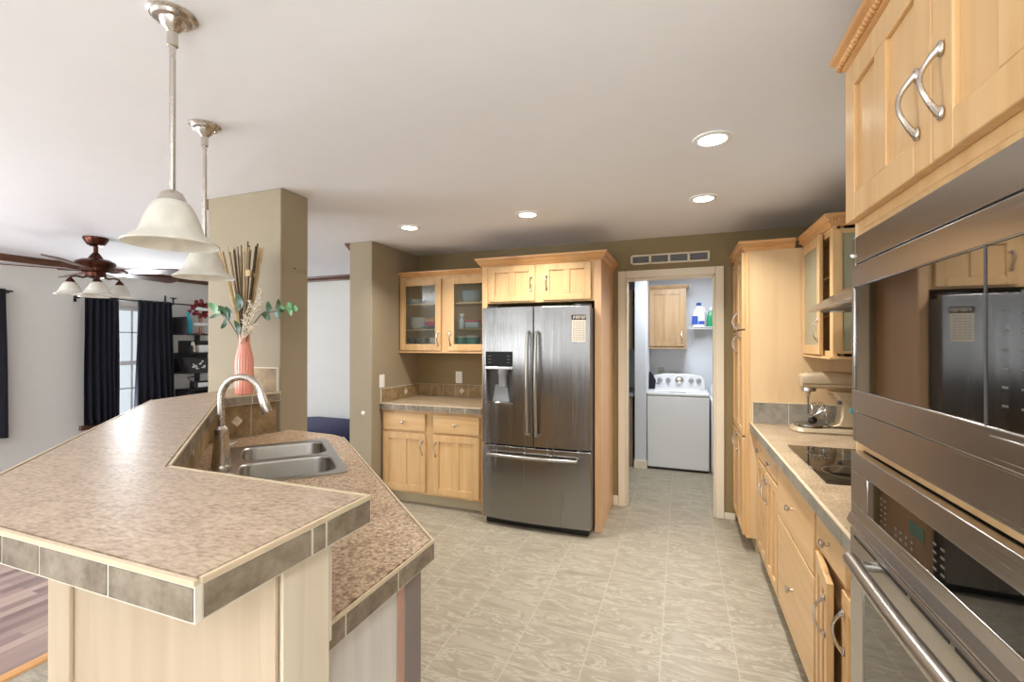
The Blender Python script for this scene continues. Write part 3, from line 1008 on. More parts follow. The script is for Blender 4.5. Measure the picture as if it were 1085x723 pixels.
# left door built round the dispenser recess
DX0, DX1, DZ0, DZ1 = -1.432, -1.206, 0.945, 1.350
def bowed_grid(x0, x1, z0, z1, hole=None, n=16):
    return MB().prism(bowed(x0, x1, n), z0, z1)
b = MB()
b.prism(bowed(FX0, DX0, 3), 0.635, 1.69); b.prism(bowed(DX1, FM - 0.003, 8), 0.635, 1.69)
b.prism(bowed(DX0, DX1, 8), 0.635, DZ0); b.prism(bowed(DX0, DX1, 8), DZ1, 1.69)
ld = b.build('door', 'steel', rf, smooth=20)
b = MB(); b.prism(bowed(FM + 0.003, FX1, 14), 0.635, 1.69)
rd = b.build('door', 'steel', rf, smooth=20, bevel=0.004)
b = MB(); b.prism(bowed(FX0, FX1, 24), 0.055, 0.622)
fd = b.build('freezer_drawer', 'steel', rf, smooth=20, bevel=0.004)
bx(rf, 'base_grille', 'black', (FX0 + 0.02, FX1 - 0.02, 3.30, 3.34, 0.004, 0.05))
bx(rf, 'hinge_cover', 'black', (FX0 + 0.03, FX0 + 0.13, 3.28, 3.40, 1.69, 1.705), (FX1 - 0.13, FX1 - 0.01, 3.28, 3.40, 1.69, 1.705), (FX0 + 0.13, FX1 - 0.13, 3.33, 3.40, 1.675, 1.70))
# dispenser
yd = bow(DX0)
dp = bx(ld, 'dispenser_panel', 'dispblack', (DX0, DX1, FY + 0.004, FY + 0.06, 1.235, DZ1))
bx(dp, 'indicator_marks', 'mark', *[(x - 0.012, x + 0.012, FY + 0.0032, FY + 0.0042, z - 0.0025, z + 0.0025) for x in (DX0 + 0.035, DX1 - 0.035) for z in (1.265, 1.29, 1.315)], bevel=0)
bx(ld, 'dispenser_trim', 'chrome', (DX0, DX1, FY - 0.002, FY + 0.06, 1.213, 1.235), (DX0, DX1, FY + 0.006, FY + 0.06, DZ0, DZ0 + 0.014))
b = MB()
b.box(DX0, DX1, FY + 0.066, FY + 0.072, DZ0, 1.22)
b.box(DX0, DX0 + 0.004, FY + 0.012, FY + 0.07, DZ0 + 0.014, 1.213); b.box(DX1 - 0.004, DX1, FY + 0.012, FY + 0.07, DZ0 + 0.014, 1.213)
b.build('dispenser_recess', 'side_grey', ld)
b = MB(); b.prism([(-1.395, 0.96), (-1.25, 0.96), (-1.27, 1.09), (-1.37, 1.09)], FY + 0.052, FY + 0.066, 'y'); b.build('dispenser_paddle', 'grey_pl', ld, bevel=0.004)
b = MB(); b.lathe([(0.030, 1.075), (0.033, 1.09), (0.033, 1.165), (0.042, 1.18), (0.042, 1.212)], (-1.30, FY + 0.04, 0), 20); b.build('dispenser_spout', 'grey_pl', ld)


def bar_handle(parent, p0, p1, out, r=0.012, m='handle_steel', bowout=0.02, n=12):
    b = MB()
    p0, p1, out = Vector(p0), Vector(p1), Vector(out)
    pts = [p0 - out * 0.045]
    for i in range(n + 1):
        t = i / n
        pts.append(p0 + (p1 - p0) * (0.012 + 0.976 * t) + out * (bowout * math.sin(PI * t)))
    pts.append(p1 - out * 0.045)
    b.tube(pts, r, 12)
    return b.build('handle', m, parent)


bar_handle(ld, (FM - 0.035, FY - 0.038, 0.725), (FM - 0.035, FY - 0.038, 1.50), (0, -1, 0))
bar_handle(rd, (FM + 0.032, FY - 0.038, 0.715), (FM + 0.032, FY - 0.038, 1.50), (0, -1, 0))
bar_handle(fd, (-1.41, FY - 0.030, 0.560), (-0.70, FY - 0.030, 0.560), (0, -1, 0), bowout=0.028)
# magnet notepad
t = thing('magnet_notepad', 'cream magnetic notepad with dark header on the right refrigerator door', 'notepad', (0, 0, 0))
ny = bow(-0.69)
b = MB(); b.prism([(-0.745, bow(-0.745) - 0.0035), (-0.648, bow(-0.648) - 0.0035), (-0.648, bow(-0.648) - 0.0003), (-0.745, bow(-0.745) - 0.0003)], 1.425, 1.585)
b.build('paper_pad', 'paper', t)
b = MB(); b.prism([(-0.749, bow(-0.749) - 0.0045), (-0.644, bow(-0.644) - 0.0045), (-0.644, bow(-0.644) - 0.0003), (-0.749, bow(-0.749) - 0.0003)], 1.585, 1.622)
hd = b.build('header', 'grate', t)
b = MB()
for i in range(5):
    x = -0.735 + i * 0.019
    yy = bow(x) - 0.0060
    b.box(x, x + 0.004, yy, yy + 0.002, 1.592, 1.615); b.box(x, x + 0.014, yy, yy + 0.002, 1.611, 1.615); b.box(x + 0.010, x + 0.014, yy, yy + 0.002, 1.592, 1.615) if i % 2 else b.box(x, x + 0.014, yy, yy + 0.002, 1.602, 1.606)
b.build('header_print', 'paper', hd)
b = MB()
for k in range(9):
    z = 1.57 - k * 0.016
    for i in range(4):
        x = -0.738 + i * 0.022
        b.box(x, x + 0.015, bow(x) - 0.0045, bow(x) - 0.0030, z - 0.0015, z + 0.0015)
b.build('printed_lines', 'mark', t)

# return air vent above the door
t = thing('air_vent', 'cream four-slot air vent on the back wall above the laundry doorway', 'vent', (-0.092, YB, 2.13))
b = MB()
w_, h_ = 0.315, 0.042
b.box(-w_, w_, -0.012, 0, h_ - 0.014, h_); b.box(-w_, w_, -0.012, 0, -h_, -h_ + 0.014)
for i in range(5):
    x = -w_ + 0.009 + i * (2 * w_ - 0.018) / 4
    b.box(x - 0.009, x + 0.009, -0.012, 0, -h_, h_)
b.build('frame', 'casing', t, bevel=0.002)
bx(t, 'duct_opening', 'side_grey', (-w_ + 0.01, w_ - 0.01, -0.0015, -0.0005, -h_ + 0.01, h_ - 0.01), bevel=0)
b = MB()
for z in (-0.018, -0.006, 0.006, 0.018):
    b.prism([(-0.009, z - 0.004), (-0.002, z + 0.003), (-0.002, z + 0.0045), (-0.009, z - 0.0025)], -w_ + 0.012, w_ - 0.012, 'x')
b.build('louvre', 'grey_pl', t)

# ------------------------------------------------------------------ right run. local x runs toward the camera, front faces -X
RZ = R(-90)
pn = thing('pantry_cabinet', 'tall maple pantry cabinet with stacked doors between doorway and counter', 'cabinet', (0.41, 4.025, 0), RZ)
PW = 0.595
bx(pn, 'carcass', 'maple_panel', (0, PW, 0.0, 0.668, 0.10, 2.04))
bx(pn, 'toe_kick', 'toe', (0, PW, 0.06, 0.66, 0, 0.10))
bx(pn, 'corner_stile', 'maple', (PW, PW + 0.004, 0.0, 0.022, 0.10, 2.04), bevel=0)
for x0, x1, hg, hx in ((0.01, 0.292, 'l', 0.262), (0.300, 0.585, 'r', 0.330)):
    door(pn, x0, x1, 1.512, 2.035, hinge=hg, hx=hx, hz=1.575, mid=False, st=0.045)
    door(pn, x0, x1, 0.785, 1.500, hinge=hg, hx=hx, hz=1.41, mid=False, st=0.045)
    door(pn, x0, x1, 0.112, 0.772, hinge=hg, hx=hx, hz=0.69, mid=False, st=0.045)
crown(pn, [(0, 0), (PW, 0), (PW, 0.29)], 2.038, 1.0, rope=True)

gr = thing('wall_cabinet', 'maple wall cabinet with hazy glass door and end pane behind the range hood', 'cabinet', (0.775, 3.424, 0), RZ)
UW = 0.57
bx(gr, 'carcass', 'maple', (0, 0.016, 0, 0.30, 1.345, 2.04), (0.016, UW, 0, 0.30, 2.022, 2.04), (0.016, UW, 0, 0.30, 1.345, 1.363), (0.016, UW, 0.292, 0.30, 1.363, 2.022))
bx(gr, 'face_frame', 'maple', (0, 0.03, -0.018, 0, 1.345, 2.04), (UW - 0.055, UW, -0.018, 0.02, 1.345, 2.04), (0.03, UW - 0.055, -0.018, 0, 2.0, 2.04), (0.03, UW - 0.055, -0.018, 0, 1.345, 1.375))
bx(gr, 'end_frame', 'maple', (UW - 0.018, UW, 0.02, 0.028, 1.345, 2.04), (UW - 0.018, UW, 0.26, 0.30, 1.345, 2.04), (UW - 0.018, UW, 0.028, 0.26, 1.345, 1.375), (UW - 0.018, UW, 0.028, 0.26, 2.0, 2.04))
bx(gr, 'end_glass', 'reeded', (UW - 0.010, UW - 0.006, 0.026, 0.262, 1.373, 2.002), bevel=0)
for z in (1.58, 1.80):
    bx(gr, 'shelf', 'maple_in', (0.016, UW - 0.02, 0.02, 0.292, z - 0.012, z))
door(gr, 0.01, 0.43, 1.350, 2.03, y=-0.018, glass='reeded', hinge='l', swing=R(-1.0), hx=0.395, hz=1.49, st=0.055)
bx(gr, 'bottom_ledge', 'maple', (-0.0, UW + 0.01, -0.035, 0.30, 1.330, 1.345))
crown(gr, [(0, -0.018), (UW, -0.018), (UW, 0.30)], 2.038, 1.0, rope=True)
lathe_thing('spice_jar', 'small jar with orange contents inside the cabinet beside the range hood', 'jar', [(0.026, 0), (0.028, 0.06), (0.02, 0.075), (0.02, 0.09), (0.002, 0.09)], (0.89, 2.94, 1.364), 'peach')

# base cabinets
XF = 0.475
ba = thing('base_cabinet', 'narrow maple base cabinet with two small drawers and doors, next to the pantry', 'cabinet', (XF, 3.425, 0), RZ)
bx(ba, 'carcass', 'maple', (0, 0.805, 0, 0.60, 0.10, 0.83))
bx(ba, 'toe_kick', 'toe', (0, 0.805, 0.045, 0.06, 0, 0.10))
drawer(ba, 0.17, 0.475, 0.70, 0.822); drawer(ba, 0.495, 0.795, 0.70, 0.822)
door(ba, 0.17, 0.475, 0.125, 0.685, hinge='l', hx=0.447, hz=0.57, st=0.05)
door(ba, 0.495, 0.795, 0.125, 0.685, hinge='r', hx=0.523, hz=0.57, st=0.05)
bb = thing('base_cabinet', 'wide maple base cabinet with two deep drawers under the cooktop', 'cabinet', (XF, 2.620, 0), RZ)
bx(bb, 'carcass', 'maple', (0, 0.695, 0, 0.60, 0.10, 0.83))
bx(bb, 'toe_kick', 'toe', (0, 0.695, 0.045, 0.06, 0, 0.10))
drawer(bb, 0.012, 0.672, 0.566, 0.822); drawer(bb, 0.012, 0.672, 0.125, 0.556)
cc = thing('base_cabinet', 'maple base cabinet with one drawer and doors standing ajar, beside the oven tower', 'cabinet', (XF, 1.925, 0), RZ)
bx(cc, 'carcass', 'maple', (0, 0.52, 0, 0.60, 0.10, 0.83))
bx(cc, 'toe_kick', 'toe', (0, 0.52, 0.045, 0.06, 0, 0.10))
drawer(cc, 0.012, 0.325, 0.692, 0.822)
door(cc, 0.012, 0.268, 0.125, 0.672, y=-0.002, hinge='l', swing=R(-7), hx=0.240, hz=0.555, st=0.05)
door(cc, 0.285, 0.505, 0.125, 0.672, hinge='r', hx=0.312, hz=0.555, st=0.05, mid=False)

rc = thing('countertop', 'long speckled laminate countertop with grey tiled edge along the right wall', 'countertop', (0, 0, 0))
bx(rc, 'slab', 'rcounter', (0.445, 1.079, 1.408, 3.425, 0.832, 0.880))
b = MB(); tile_run(b, (0.445, 3.425), (0.445, 1.408), 0.828, 0.876, 13, th=0.010)
b.build('tile_edge', ['slate_grey', 'grout'], rc)
bx(rc, 'edge_strip', 'edgecap', (0.4345, 0.4455, 1.408, 3.425, 0.876, 0.881), bevel=0)
b = MB(); tile_run(b, (0.452, 3.425), (1.079, 3.425), 0.882, 1.018, 3, th=0.012)
b.build('tile_backsplash', ['slate_grey', 'grout'], rc)
bx(rc, 'splash_cap', 'edgecap', (0.450, 1.079, 3.411, 3.425, 1.018, 1.024), bevel=0)

# cooktop
ck = thing('cooktop', 'black glass electric cooktop set on the right-hand countertop', 'cooktop', (0, 0, 0.881))
bx(ck, 'glass_top', 'blackglass', (0.52, 1.03, 2.045, 2.72, 0, 0.006), bevel=0.002)
b = MB()
for x, y, r in ((0.66, 2.55, 0.085), (0.90, 2.55, 0.105), (0.66, 2.22, 0.105), (0.90, 2.22, 0.085)):
    b.rings([[(x + (r + d) * math.cos(2 * PI * i / 48), y + (r + d) * math.sin(2 * PI * i / 48), z) for i in range(48)] for d, z in ((0, 0.0061), (0.002, 0.0063), (0.004, 0.0061))], caps=(False, False))
b.build('burner_ring', 'side_grey', ck)

# range hood
hd = thing('range_hood', 'stainless wedge-shaped range hood on the right wall over the cooktop', 'hood', (0, 0, 0))
HY0, HY1 = 1.98, 2.735
b = MB()
b.prism([(0.615, 1.577), (1.078, 1.577), (1.078, 1.885), (0.618, 1.592)], HY0, HY1, 'y')
b.build('canopy', 'steel_h', hd, bevel=0.003)
bx(hd, 'chimney', 'steel', (0.86, 1.078, 2.22, 2.50, 1.80, ZC - 0.003))
b = MB(); b.box(0.66, 1.04, 2.05, 2.68, 1.570, 1.577)
b.build('filter_panel', 'side_grey', hd)
for y in (2.16, 2.57):
    b = MB(); b.lathe([(0.03, 1.5695), (0.03, 1.567), (0.02, 1.565)], (0.70, y, 0), 18); b.build('hood_lamp', 'whitep', hd)

# ------------------------------------------------------------------ oven tower
TW = 0.84
tw = thing('oven_cabinet', 'tall maple cabinet housing microwave and wall oven at right edge', 'cabinet', (0.42, 1.40, 0), RZ)
bx(tw, 'side_panel', 'maple_panel', (0, 0.02, 0, 0.655, 0, 2.12))
bx(tw, 'side_panel', 'maple_panel', (TW - 0.02, TW, 0, 0.655, 0, 2.12))
bx(tw, 'upper_carcass', 'maple', (0.02, TW - 0.02, 0.0, 0.655, 1.70, 2.12))
bx(tw, 'face_frame', 'maple', (0.02, 0.05, 0, 0.02, 0.1, 1.70), (TW - 0.05, TW - 0.02, 0, 0.02, 0.1, 1.70), (0.05, TW - 0.05, 0, 0.02, 1.155, 1.175), (0.05, TW - 0.05, 0, 0.02, 0.1, 0.40), (0.05, TW - 0.05, 0, 0.02, 1.685, 1.70))
bx(tw, 'shelf_board', 'maple_in', (0.02, TW - 0.02, 0.02, 0.64, 1.145, 1.163))
bx(tw, 'shelf_board', 'maple_in', (0.02, TW - 0.02, 0.02, 0.64, 0.38, 0.398))
bx(tw, 'back_panel', 'maple_in', (0.02, TW - 0.02, 0.64, 0.655, 0.02, 1.70))
door(tw, 0.006, 0.432, 1.724, 2.114, hinge='l', hx=0.390, hz=1.845, st=0.062, stm=0.06, th=0.022, hl=0.105)
door(tw, 0.436, 0.832, 1.724, 2.114, hinge='r', hx=0.470, hz=1.845, st=0.062, stm=0.06, th=0.022, hl=0.105)
crown(tw, [(0, 0.64), (0, 0), (TW, 0), (TW, 0.64)], 2.116, 0.95, rope=True)

mw = thing('microwave', 'built-in stainless microwave with dark glass door in the oven cabinet', 'microwave', (0.42, 1.40, 0), RZ)
bx(mw, 'case', 'side_grey', (0.055, TW - 0.055, 0.0, 0.45, 1.178, 1.68))
bx(mw, 'trim_frame', 'steel_h', (0.048, 0.068, -0.020, -0.001, 1.178, 1.677), (TW - 0.068, TW - 0.048, -0.020, -0.001, 1.178, 1.677),
   (0.068, TW - 0.068, -0.020, -0.001, 1.612, 1.677), (0.068, TW - 0.068, -0.020, -0.001, 1.178, 1.252), bevel=0.002)
md = MB()
x0, x1, z0, z1 = 0.088, 0.752, 1.258, 1.603
md.box(x0, x1, -0.034, -0.004, z1 - 0.052, z1); md.box(x0, x1, -0.034, -0.004, z0, z0 + 0.050)
md.box(x0, x0 + 0.016, -0.034, -0.004, z0 + 0.05, z1 - 0.052); md.box(x1 - 0.012, x1, -0.034, -0.004, z0 + 0.05, z1 - 0.052)
mdo = md.build('door', 'steel_h', mw, bevel=0.003)
bx(mdo, 'window_glass', 'ovenglass', (x0 + 0.016, 0.596, -0.031, -0.006, z0 + 0.05, z1 - 0.052), bevel=0.001)
cp = bx(mw, 'control_panel', 'ovenglass', (0.601, x1 - 0.012, -0.032, -0.006, z0 + 0.05, z1 - 0.052), bevel=0.001)
bx(mdo, 'door_divider', 'side_grey', (0.5975, 0.6000, -0.0335, -0.006, z0 + 0.002, z1 - 0.002), bevel=0)
b = MB()
for i in range(3):
    for k in range(7):
        b.box(0.632 + i * 0.036, 0.644 + i * 0.036, -0.0325, -0.032, 1.337 + k * 0.024, 1.340 + k * 0.024)
b.build('keypad_marks', 'mark', cp)
bx(mw, 'open_button', 'steel_h', (0.615, 0.73, -0.038, -0.034, z0 + 0.010, z0 + 0.040), bevel=0.002)
for x in (0.053, 0.062):
    b = MB(); b.lathe([(0.0035, -0.020), (0.0035, -0.024), (0.0015, -0.026)], (x, 0, 1.635 - (x - 0.053) * 0.4), 12, 'y'); b.build('indicator_dot', 'whitep', mw)

ov = thing('wall_oven', 'built-in stainless wall oven with bar handle under the microwave', 'oven', (0.42, 1.40, 0), RZ)
bx(ov, 'case', 'side_grey', (0.055, TW - 0.055, 0.0, 0.58, 0.402, 1.140))
OX_0, OX_1 = 0.040, 0.80
cpn = MB()
cpn.box(OX_0, OX_1, -0.022, -0.001, 1.105, 1.152); cpn.box(OX_0, OX_0 + 0.105, -0.022, -0.001, 1.025, 1.105)
cpn.box(OX_1 - 0.05, OX_1, -0.022, -0.001, 1.025, 1.105); cpn.box(OX_0, OX_1, -0.022, -0.001, 0.995, 1.025)
cpo = cpn.build('control_panel', 'steel_h', ov, bevel=0.002)
dg = bx(cpo, 'display_glass', 'blackglass', (OX_0 + 0.105, OX_1 - 0.05, -0.020, -0.002, 1.025, 1.105), bevel=0)
b = MB(); b.box(0.345, 0.40, -0.0206, -0.020, 1.064, 1.090); b.build('clock_display', 'display', dg)
for nm, q in (('timer_keys', [(x, x + 0.009, 1.037 + k * 0.012, 1.040 + k * 0.012) for x in (0.215, 0.235) for k in range(5)]),
              ('number_keys', [(0.285 + i * 0.022, 0.292 + i * 0.022, 1.034 + k * 0.013, 1.039 + k * 0.013) for i in range(4) for k in range(2)]),
              ('mode_keys', [(x, x + 0.011, 1.037 + k * 0.014, 1.041 + k * 0.014) for x in (0.43, 0.455) for k in range(4)])):
    b = MB()
    for a0, a1, c0, c1 in q:
        b.box(a0, a1, -0.0206, -0.020, c0, c1)
    b.build(nm, 'mark', dg)
b = MB(); b.prism([(-0.001, 0.966), (-0.028, 0.970), (-0.031, 0.977), (-0.022, 0.998), (-0.001, 0.998)], OX_0 - 0.004, OX_1 + 0.004, 'x')
b.build('visor_lip', 'steel_h', ov, bevel=0.002)
dmb = MB()
dmb.box(OX_0, OX_1, -0.024, -0.003, 0.855, 0.962); dmb.box(OX_0, OX_1, -0.024, -0.003, 0.41, 0.50)
dmb.box(OX_0, OX_0 + 0.085, -0.024, -0.003, 0.50, 0.855); dmb.box(OX_1 - 0.085, OX_1, -0.024, -0.003, 0.50, 0.855)
od = dmb.build('door', 'steel_h', ov, bevel=0.003)
bx(od, 'window_glass', 'ovenglass', (OX_0 + 0.085, OX_1 - 0.085, -0.022, -0.006, 0.50, 0.855), bevel=0.001)
b = MB()
for i in range(5):
    x = OX_0 + 0.03 + i * 0.145
    b.box(x, x + 0.128, -0.0248, -0.0235, 0.944, 0.950)
b.build('vent_slot', 'black', od)
b = MB()
hz = 0.922
pts = [(OX_0 + 0.100, -0.054, hz), (OX_0 + 0.106, -0.055, hz)] + [(OX_0 + 0.117 + (OX_1 - OX_0 - 0.234) * i / 8, -0.056 - 0.006 * math.sin(PI * i / 8), hz) for i in range(9)] + [(OX_1 - 0.106, -0.055, hz), (OX_1 - 0.100, -0.054, hz)]
b.tube(pts, [0.009, 0.0145] + [0.0155] * 9 + [0.0145, 0.009], 16)
for x in (OX_0 + 0.140, OX_1 - 0.140):
    b.tube([(x, -0.0235, hz), (x, -0.040, hz), (x, -0.058, hz)], 0.011, 12)
b.build('handle', 'handle_steel', od)

# ------------------------------------------------------------------ stand mixer with its attachment
mx = thing('stand_mixer', 'champagne stand mixer with tilt head on the right counter beside the pantry', 'mixer', (0.80, 3.235, 0.8815))


def rrect(x0, x1, y0, y1, z, r, n=5):
    out = []
    for cx, cy, a0 in ((x1 - r, y1 - r, 0), (x0 + r, y1 - r, 90), (x0 + r, y0 + r, 180), (x1 - r, y0 + r, 270)):
        for i in range(n + 1):
            a = R(a0 + 90 * i / n)
            out.append((cx + r * math.cos(a), cy + r * math.sin(a), z))
    return out


b = MB()
b.rings([rrect(-0.165, 0.19, -0.10, 0.10, 0, 0.06), rrect(-0.168, 0.19, -0.105, 0.105, 0.008, 0.06), rrect(-0.158, 0.185, -0.096, 0.096, 0.024, 0.055), rrect(-0.14, 0.18, -0.085, 0.085, 0.029, 0.05)])
b.build('base', 'mixer', mx, smooth=50)
b = MB()
prof = [(0.035, 0.036), (0.075, 0.055), (0.088, 0.10), (0.088, 0.16), (0.075, 0.21), (0.04, 0.245), (0.185, 0.245), (0.185, 0.036)]
b.prism(prof, -0.052, 0.052, 'y'); b.build('column', 'mixer', mx, bevel=0.018, seg=3)
b = MB()
rs = []
for x, r_, zc, hz_ in ((-0.118, 0.035, 0.305, 0.030), (-0.112, 0.055, 0.305, 0.043), (-0.06, 0.062, 0.308, 0.048), (0.05, 0.064, 0.312, 0.052), (0.15, 0.062, 0.308, 0.052), (0.185, 0.05, 0.30, 0.040)):
    rs.append([(x, r_ * (abs(math.cos(a)) ** 0.6) * (1 if math.cos(a) >= 0 else -1), zc + hz_ * (abs(math.sin(a)) ** 0.6) * (1 if math.sin(a) >= 0 else -1)) for a in [2 * PI * i / 28 for i in range(28)]])
b.rings(rs); b.build('head', 'mixer', mx, smooth=60)
b = MB(); b.rings([[(x, s * y, z) for x, y, z in ((-0.11, 0.064, 0.288), (0.17, 0.066, 0.290), (0.17, 0.066, 0.294), (-0.11, 0.064, 0.293))] for s in (-1, 1)]); b.build('trim_band', 'chrome', mx)
b = MB(); b.lathe([(0.040, 0.270), (0.042, 0.245), (0.036, 0.240), (0.012, 0.240), (0.010, 0.215), (0.006, 0.208)], (-0.07, 0, 0), 22)
b.build('planetary_hub', 'nickel', mx)
b = MB(); b.tube([(-0.07, 0, 0.22), (-0.07, 0, 0.10)], 0.004, 10); b.tube([(-0.07, -0.006, 0.205), (-0.07, 0.006, 0.205)], 0.006, 8); b.build('beater_shaft', 'side_grey', mx)
b = MB(); b.lathe([(0.078, 0.0285), (0.092, 0.036), (0.086, 0.044), (0.07, 0.040), (0.003, 0.038)], (-0.055, 0, 0), 30); b.build('bowl_plate', 'chrome', mx)
b = MB(); b.lathe([(0.020, -0.054), (0.020, -0.066), (0.014, -0.070), (0.002, -0.071)], (0.145, 0, 0.14), 18, 'y'); k_ = b.build('speed_dial', 'teal', mx)
b = MB(); b.lathe([(0.012, -0.053), (0.012, -0.066), (0.002, -0.068)], (0.075, 0, 0.185), 16, 'y'); b.build('tilt_lock', 'side_grey', mx)
# wire whip lying across the plate
wh = thing('wire_whip', 'balloon wire whip with dark hub lying on the mixer plate', 'whisk', (0.745, 3.17, 0.922))
b = MB()
for k in range(7):
    a = PI * k / 7
    pts = []
    for i in range(19):
        t = -1 + 2 * i / 18
        rad = 0.052 * math.cos(t * PI / 2) ** 0.75 if abs(t) < 1 else 0
        ax = 0.10 * (1 - abs(t)) ** 0.55
        sgn = t * 1.0
        u = 0.055 * math.sin(t * PI * 0.97)
        x = ax
        pts.append((x + 0.0, u * math.cos(a), 0.055 + u * math.sin(a)))
    b.tube(pts, 0.0017, 6)
b.build('wires', 'chrome', wh)
b = MB(); b.lathe([(0.010, -0.02), (0.018, -0.012), (0.019, 0.008), (0.012, 0.018)], (0.0, 0, 0.030), 16, 'x'); b.build('hub', 'black', wh)
wh.rotation_euler = (0, R(-18), R(38))
wh.scale = (1.15, 1.15, 1.15)

# ------------------------------------------------------------------ peninsula
ua = Vector((0.758, -0.6525, 0)); na = Vector((0.6525, 0.758, 0))
def UN(u, n):
    p = ua * u + na * n
    return (p.x, p.y)


def off_line(p, q, d):
    """shift the segment p-q to its right hand by d"""
    p = Vector((p[0], p[1])); q = Vector((q[0], q[1])); e = (q - p).normalized(); nn = Vector((e.y, -e.x)) * d
    return p + nn, q + nn


A, B_, C_, D_, E_ = (-0.545, 0.378), (-0.545, 0.682), (-1.094, 0.686), (-2.215, 1.650), (-2.152, 1.968)
H_, G_, F_ = (-2.54, 1.968), (-2.425, 1.47), (-1.185, 0.378)
bar = thing('bar_countertop', 'raised pale brown bar countertop with slate tile edge, in the foreground', 'countertop', (0, 0, 0))
b = MB(); b.prism([A, B_, C_, D_, E_, H_, G_, F_], 1.092, 1.139)
b.build('slab', 'barlam', bar, smooth=0)
# tile edge: bar corners seen from outside, going clockwise puts the outside on the left, so run each segment the other way
def edge_tiles(name, parent, segs, z0, z1, mats, tl, th=0.010):
    b = MB(); s = MB()
    for seg_ in segs:
        p, q, cuts = seg_[:3]
        if len(seg_) > 3:
            e_ = (Vector(q) - Vector(p)).normalized() * th
            q = tuple(Vector(q) + e_)
        L = (Vector(q) - Vector(p)).length
        tile_run(b, p, q, z0, z1 - 0.006, cuts or max(1, round(L / tl)), th=th, gap=0.0055)
        pv, qv = Vector(p), Vector(q); d = (qv - pv).normalized(); nn = Vector((d.y, -d.x))
        s.prism([tuple(pv + nn * 0.0045), tuple(qv + nn * 0.0045), tuple(qv + nn * (th + 0.0005)), tuple(pv + nn * (th + 0.0005))], z1 - 0.006, z1 + 0.0008)
    b.build(name, mats, parent)
    s.build('edge_strip', 'edgecap', parent)
edge_tiles('tile_edge', bar, [(F_, A, [0, 0.13, 0.36, 0.51, 0.75, 1.0], 1), (A, B_, [0, 0.55, 0.645, 1.0], 1), (B_, C_, None), (C_, D_, None), (D_, E_, None), (G_, F_, None)], 1.088, 1.139, ['slate', 'grout'], 0.15)
b = MB(); tile_run(b, (-2.37, 1.968), (-2.163, 1.968), 1.142, 1.272, [0, 0.36, 1.0], th=0.010)
b.box(-2.37, -2.158, 1.956, 1.968, 1.272, 1.277, 1)
b.box(-2.163, -2.158, 1.956, 1.968, 1.142, 1.272, 1)
b.build('tile_backsplash', ['slate_warm', 'grout'], bar)

pen = thing('peninsula_cabinet', 'peninsula base with pale panelled end and tiled inner wall under the bar', 'cabinet', (0, 0, 0))
# knee wall body
K0 = [(-0.56, 0.508), (-0.56, 0.611), (-1.112, 0.611)]
dk = (-2.28, 1.617)
kin = [(-0.56, 0.611), (-1.108, 0.611), (-2.262, 1.625), (-2.185, 1.966)]
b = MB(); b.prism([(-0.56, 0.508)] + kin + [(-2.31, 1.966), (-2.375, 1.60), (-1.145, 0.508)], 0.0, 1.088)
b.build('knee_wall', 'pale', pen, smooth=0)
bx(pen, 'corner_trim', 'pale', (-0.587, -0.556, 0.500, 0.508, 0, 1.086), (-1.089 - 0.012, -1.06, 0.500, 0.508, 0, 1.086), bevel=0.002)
bx(pen, 'post_panel', 'pale_lit', (-0.5598, -0.552, 0.510, 0.606, 0, 1.086), bevel=0.002)
# lower end panel, dishwasher edge
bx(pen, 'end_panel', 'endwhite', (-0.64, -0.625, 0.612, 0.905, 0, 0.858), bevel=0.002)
bx(pen, 'end_stile', 'pinkwood', (-0.645, -0.622, 0.906, 0.930, 0, 0.858), bevel=0.001)
Trot = Matrix.Rotation(math.atan2(ua.y, ua.x), 4, 'Z')
# diagonal front under the sink
b = MB(Trot); b.box(-2.52, -1.82, 0.33, 0.35, 0.10, 0.858); b.box(-2.52, -1.82, 0.27, 0.28, 0.0, 0.10)
b.build('front_panel', 'maple', pen)
for k in range(2):
    d0 = -2.50 + k * 0.34
    o = MB(Trot)
    o.box(d0, d0 + 0.325, 0.35, 0.37, 0.12, 0.84)
    o2 = o.build('door', 'maple', pen, bevel=0.003)
# backsplash inside
b = MB()
tile_run(b, kin[1], kin[2], 0.912, 1.086, 9, th=0.010, inset=[5])
tile_run(b, kin[2], kin[3], 0.912, 1.086, [0, 0.18, 0.60, 1.0], th=0.010, inset=[1])
tile_run(b, kin[0], kin[1], 0.912, 1.086, 4, th=0.010)
b.build('tile_backsplash', ['slate_warm', 'grout', 'inset'], pen)

dw = thing('dishwasher', 'grey dishwasher seen edge-on at the near end of the peninsula', 'dishwasher', (0, 0, 0))
b = MB()
b.prism([(-0.622, 0.932), (-0.613, 0.990), (-0.660, 1.030), UN(-1.78, 0.35), UN(-1.78, 0.30), (-0.66, 0.932)], 0.10, 0.858)
b.build('door', 'trimgrey', dw, bevel=0.003)
b = MB(); b.prism([(-0.66, 0.945), (-0.66, 0.97), UN(-1.76, 0.28), UN(-1.76, 0.26)], 0.0, 0.10); b.build('kick_plate', 'black', dw)
b = MB(Trot); b.box(-1.72, -1.25, 0.365, 0.38, 0.78, 0.80); b.build('handle', 'steel', dw)

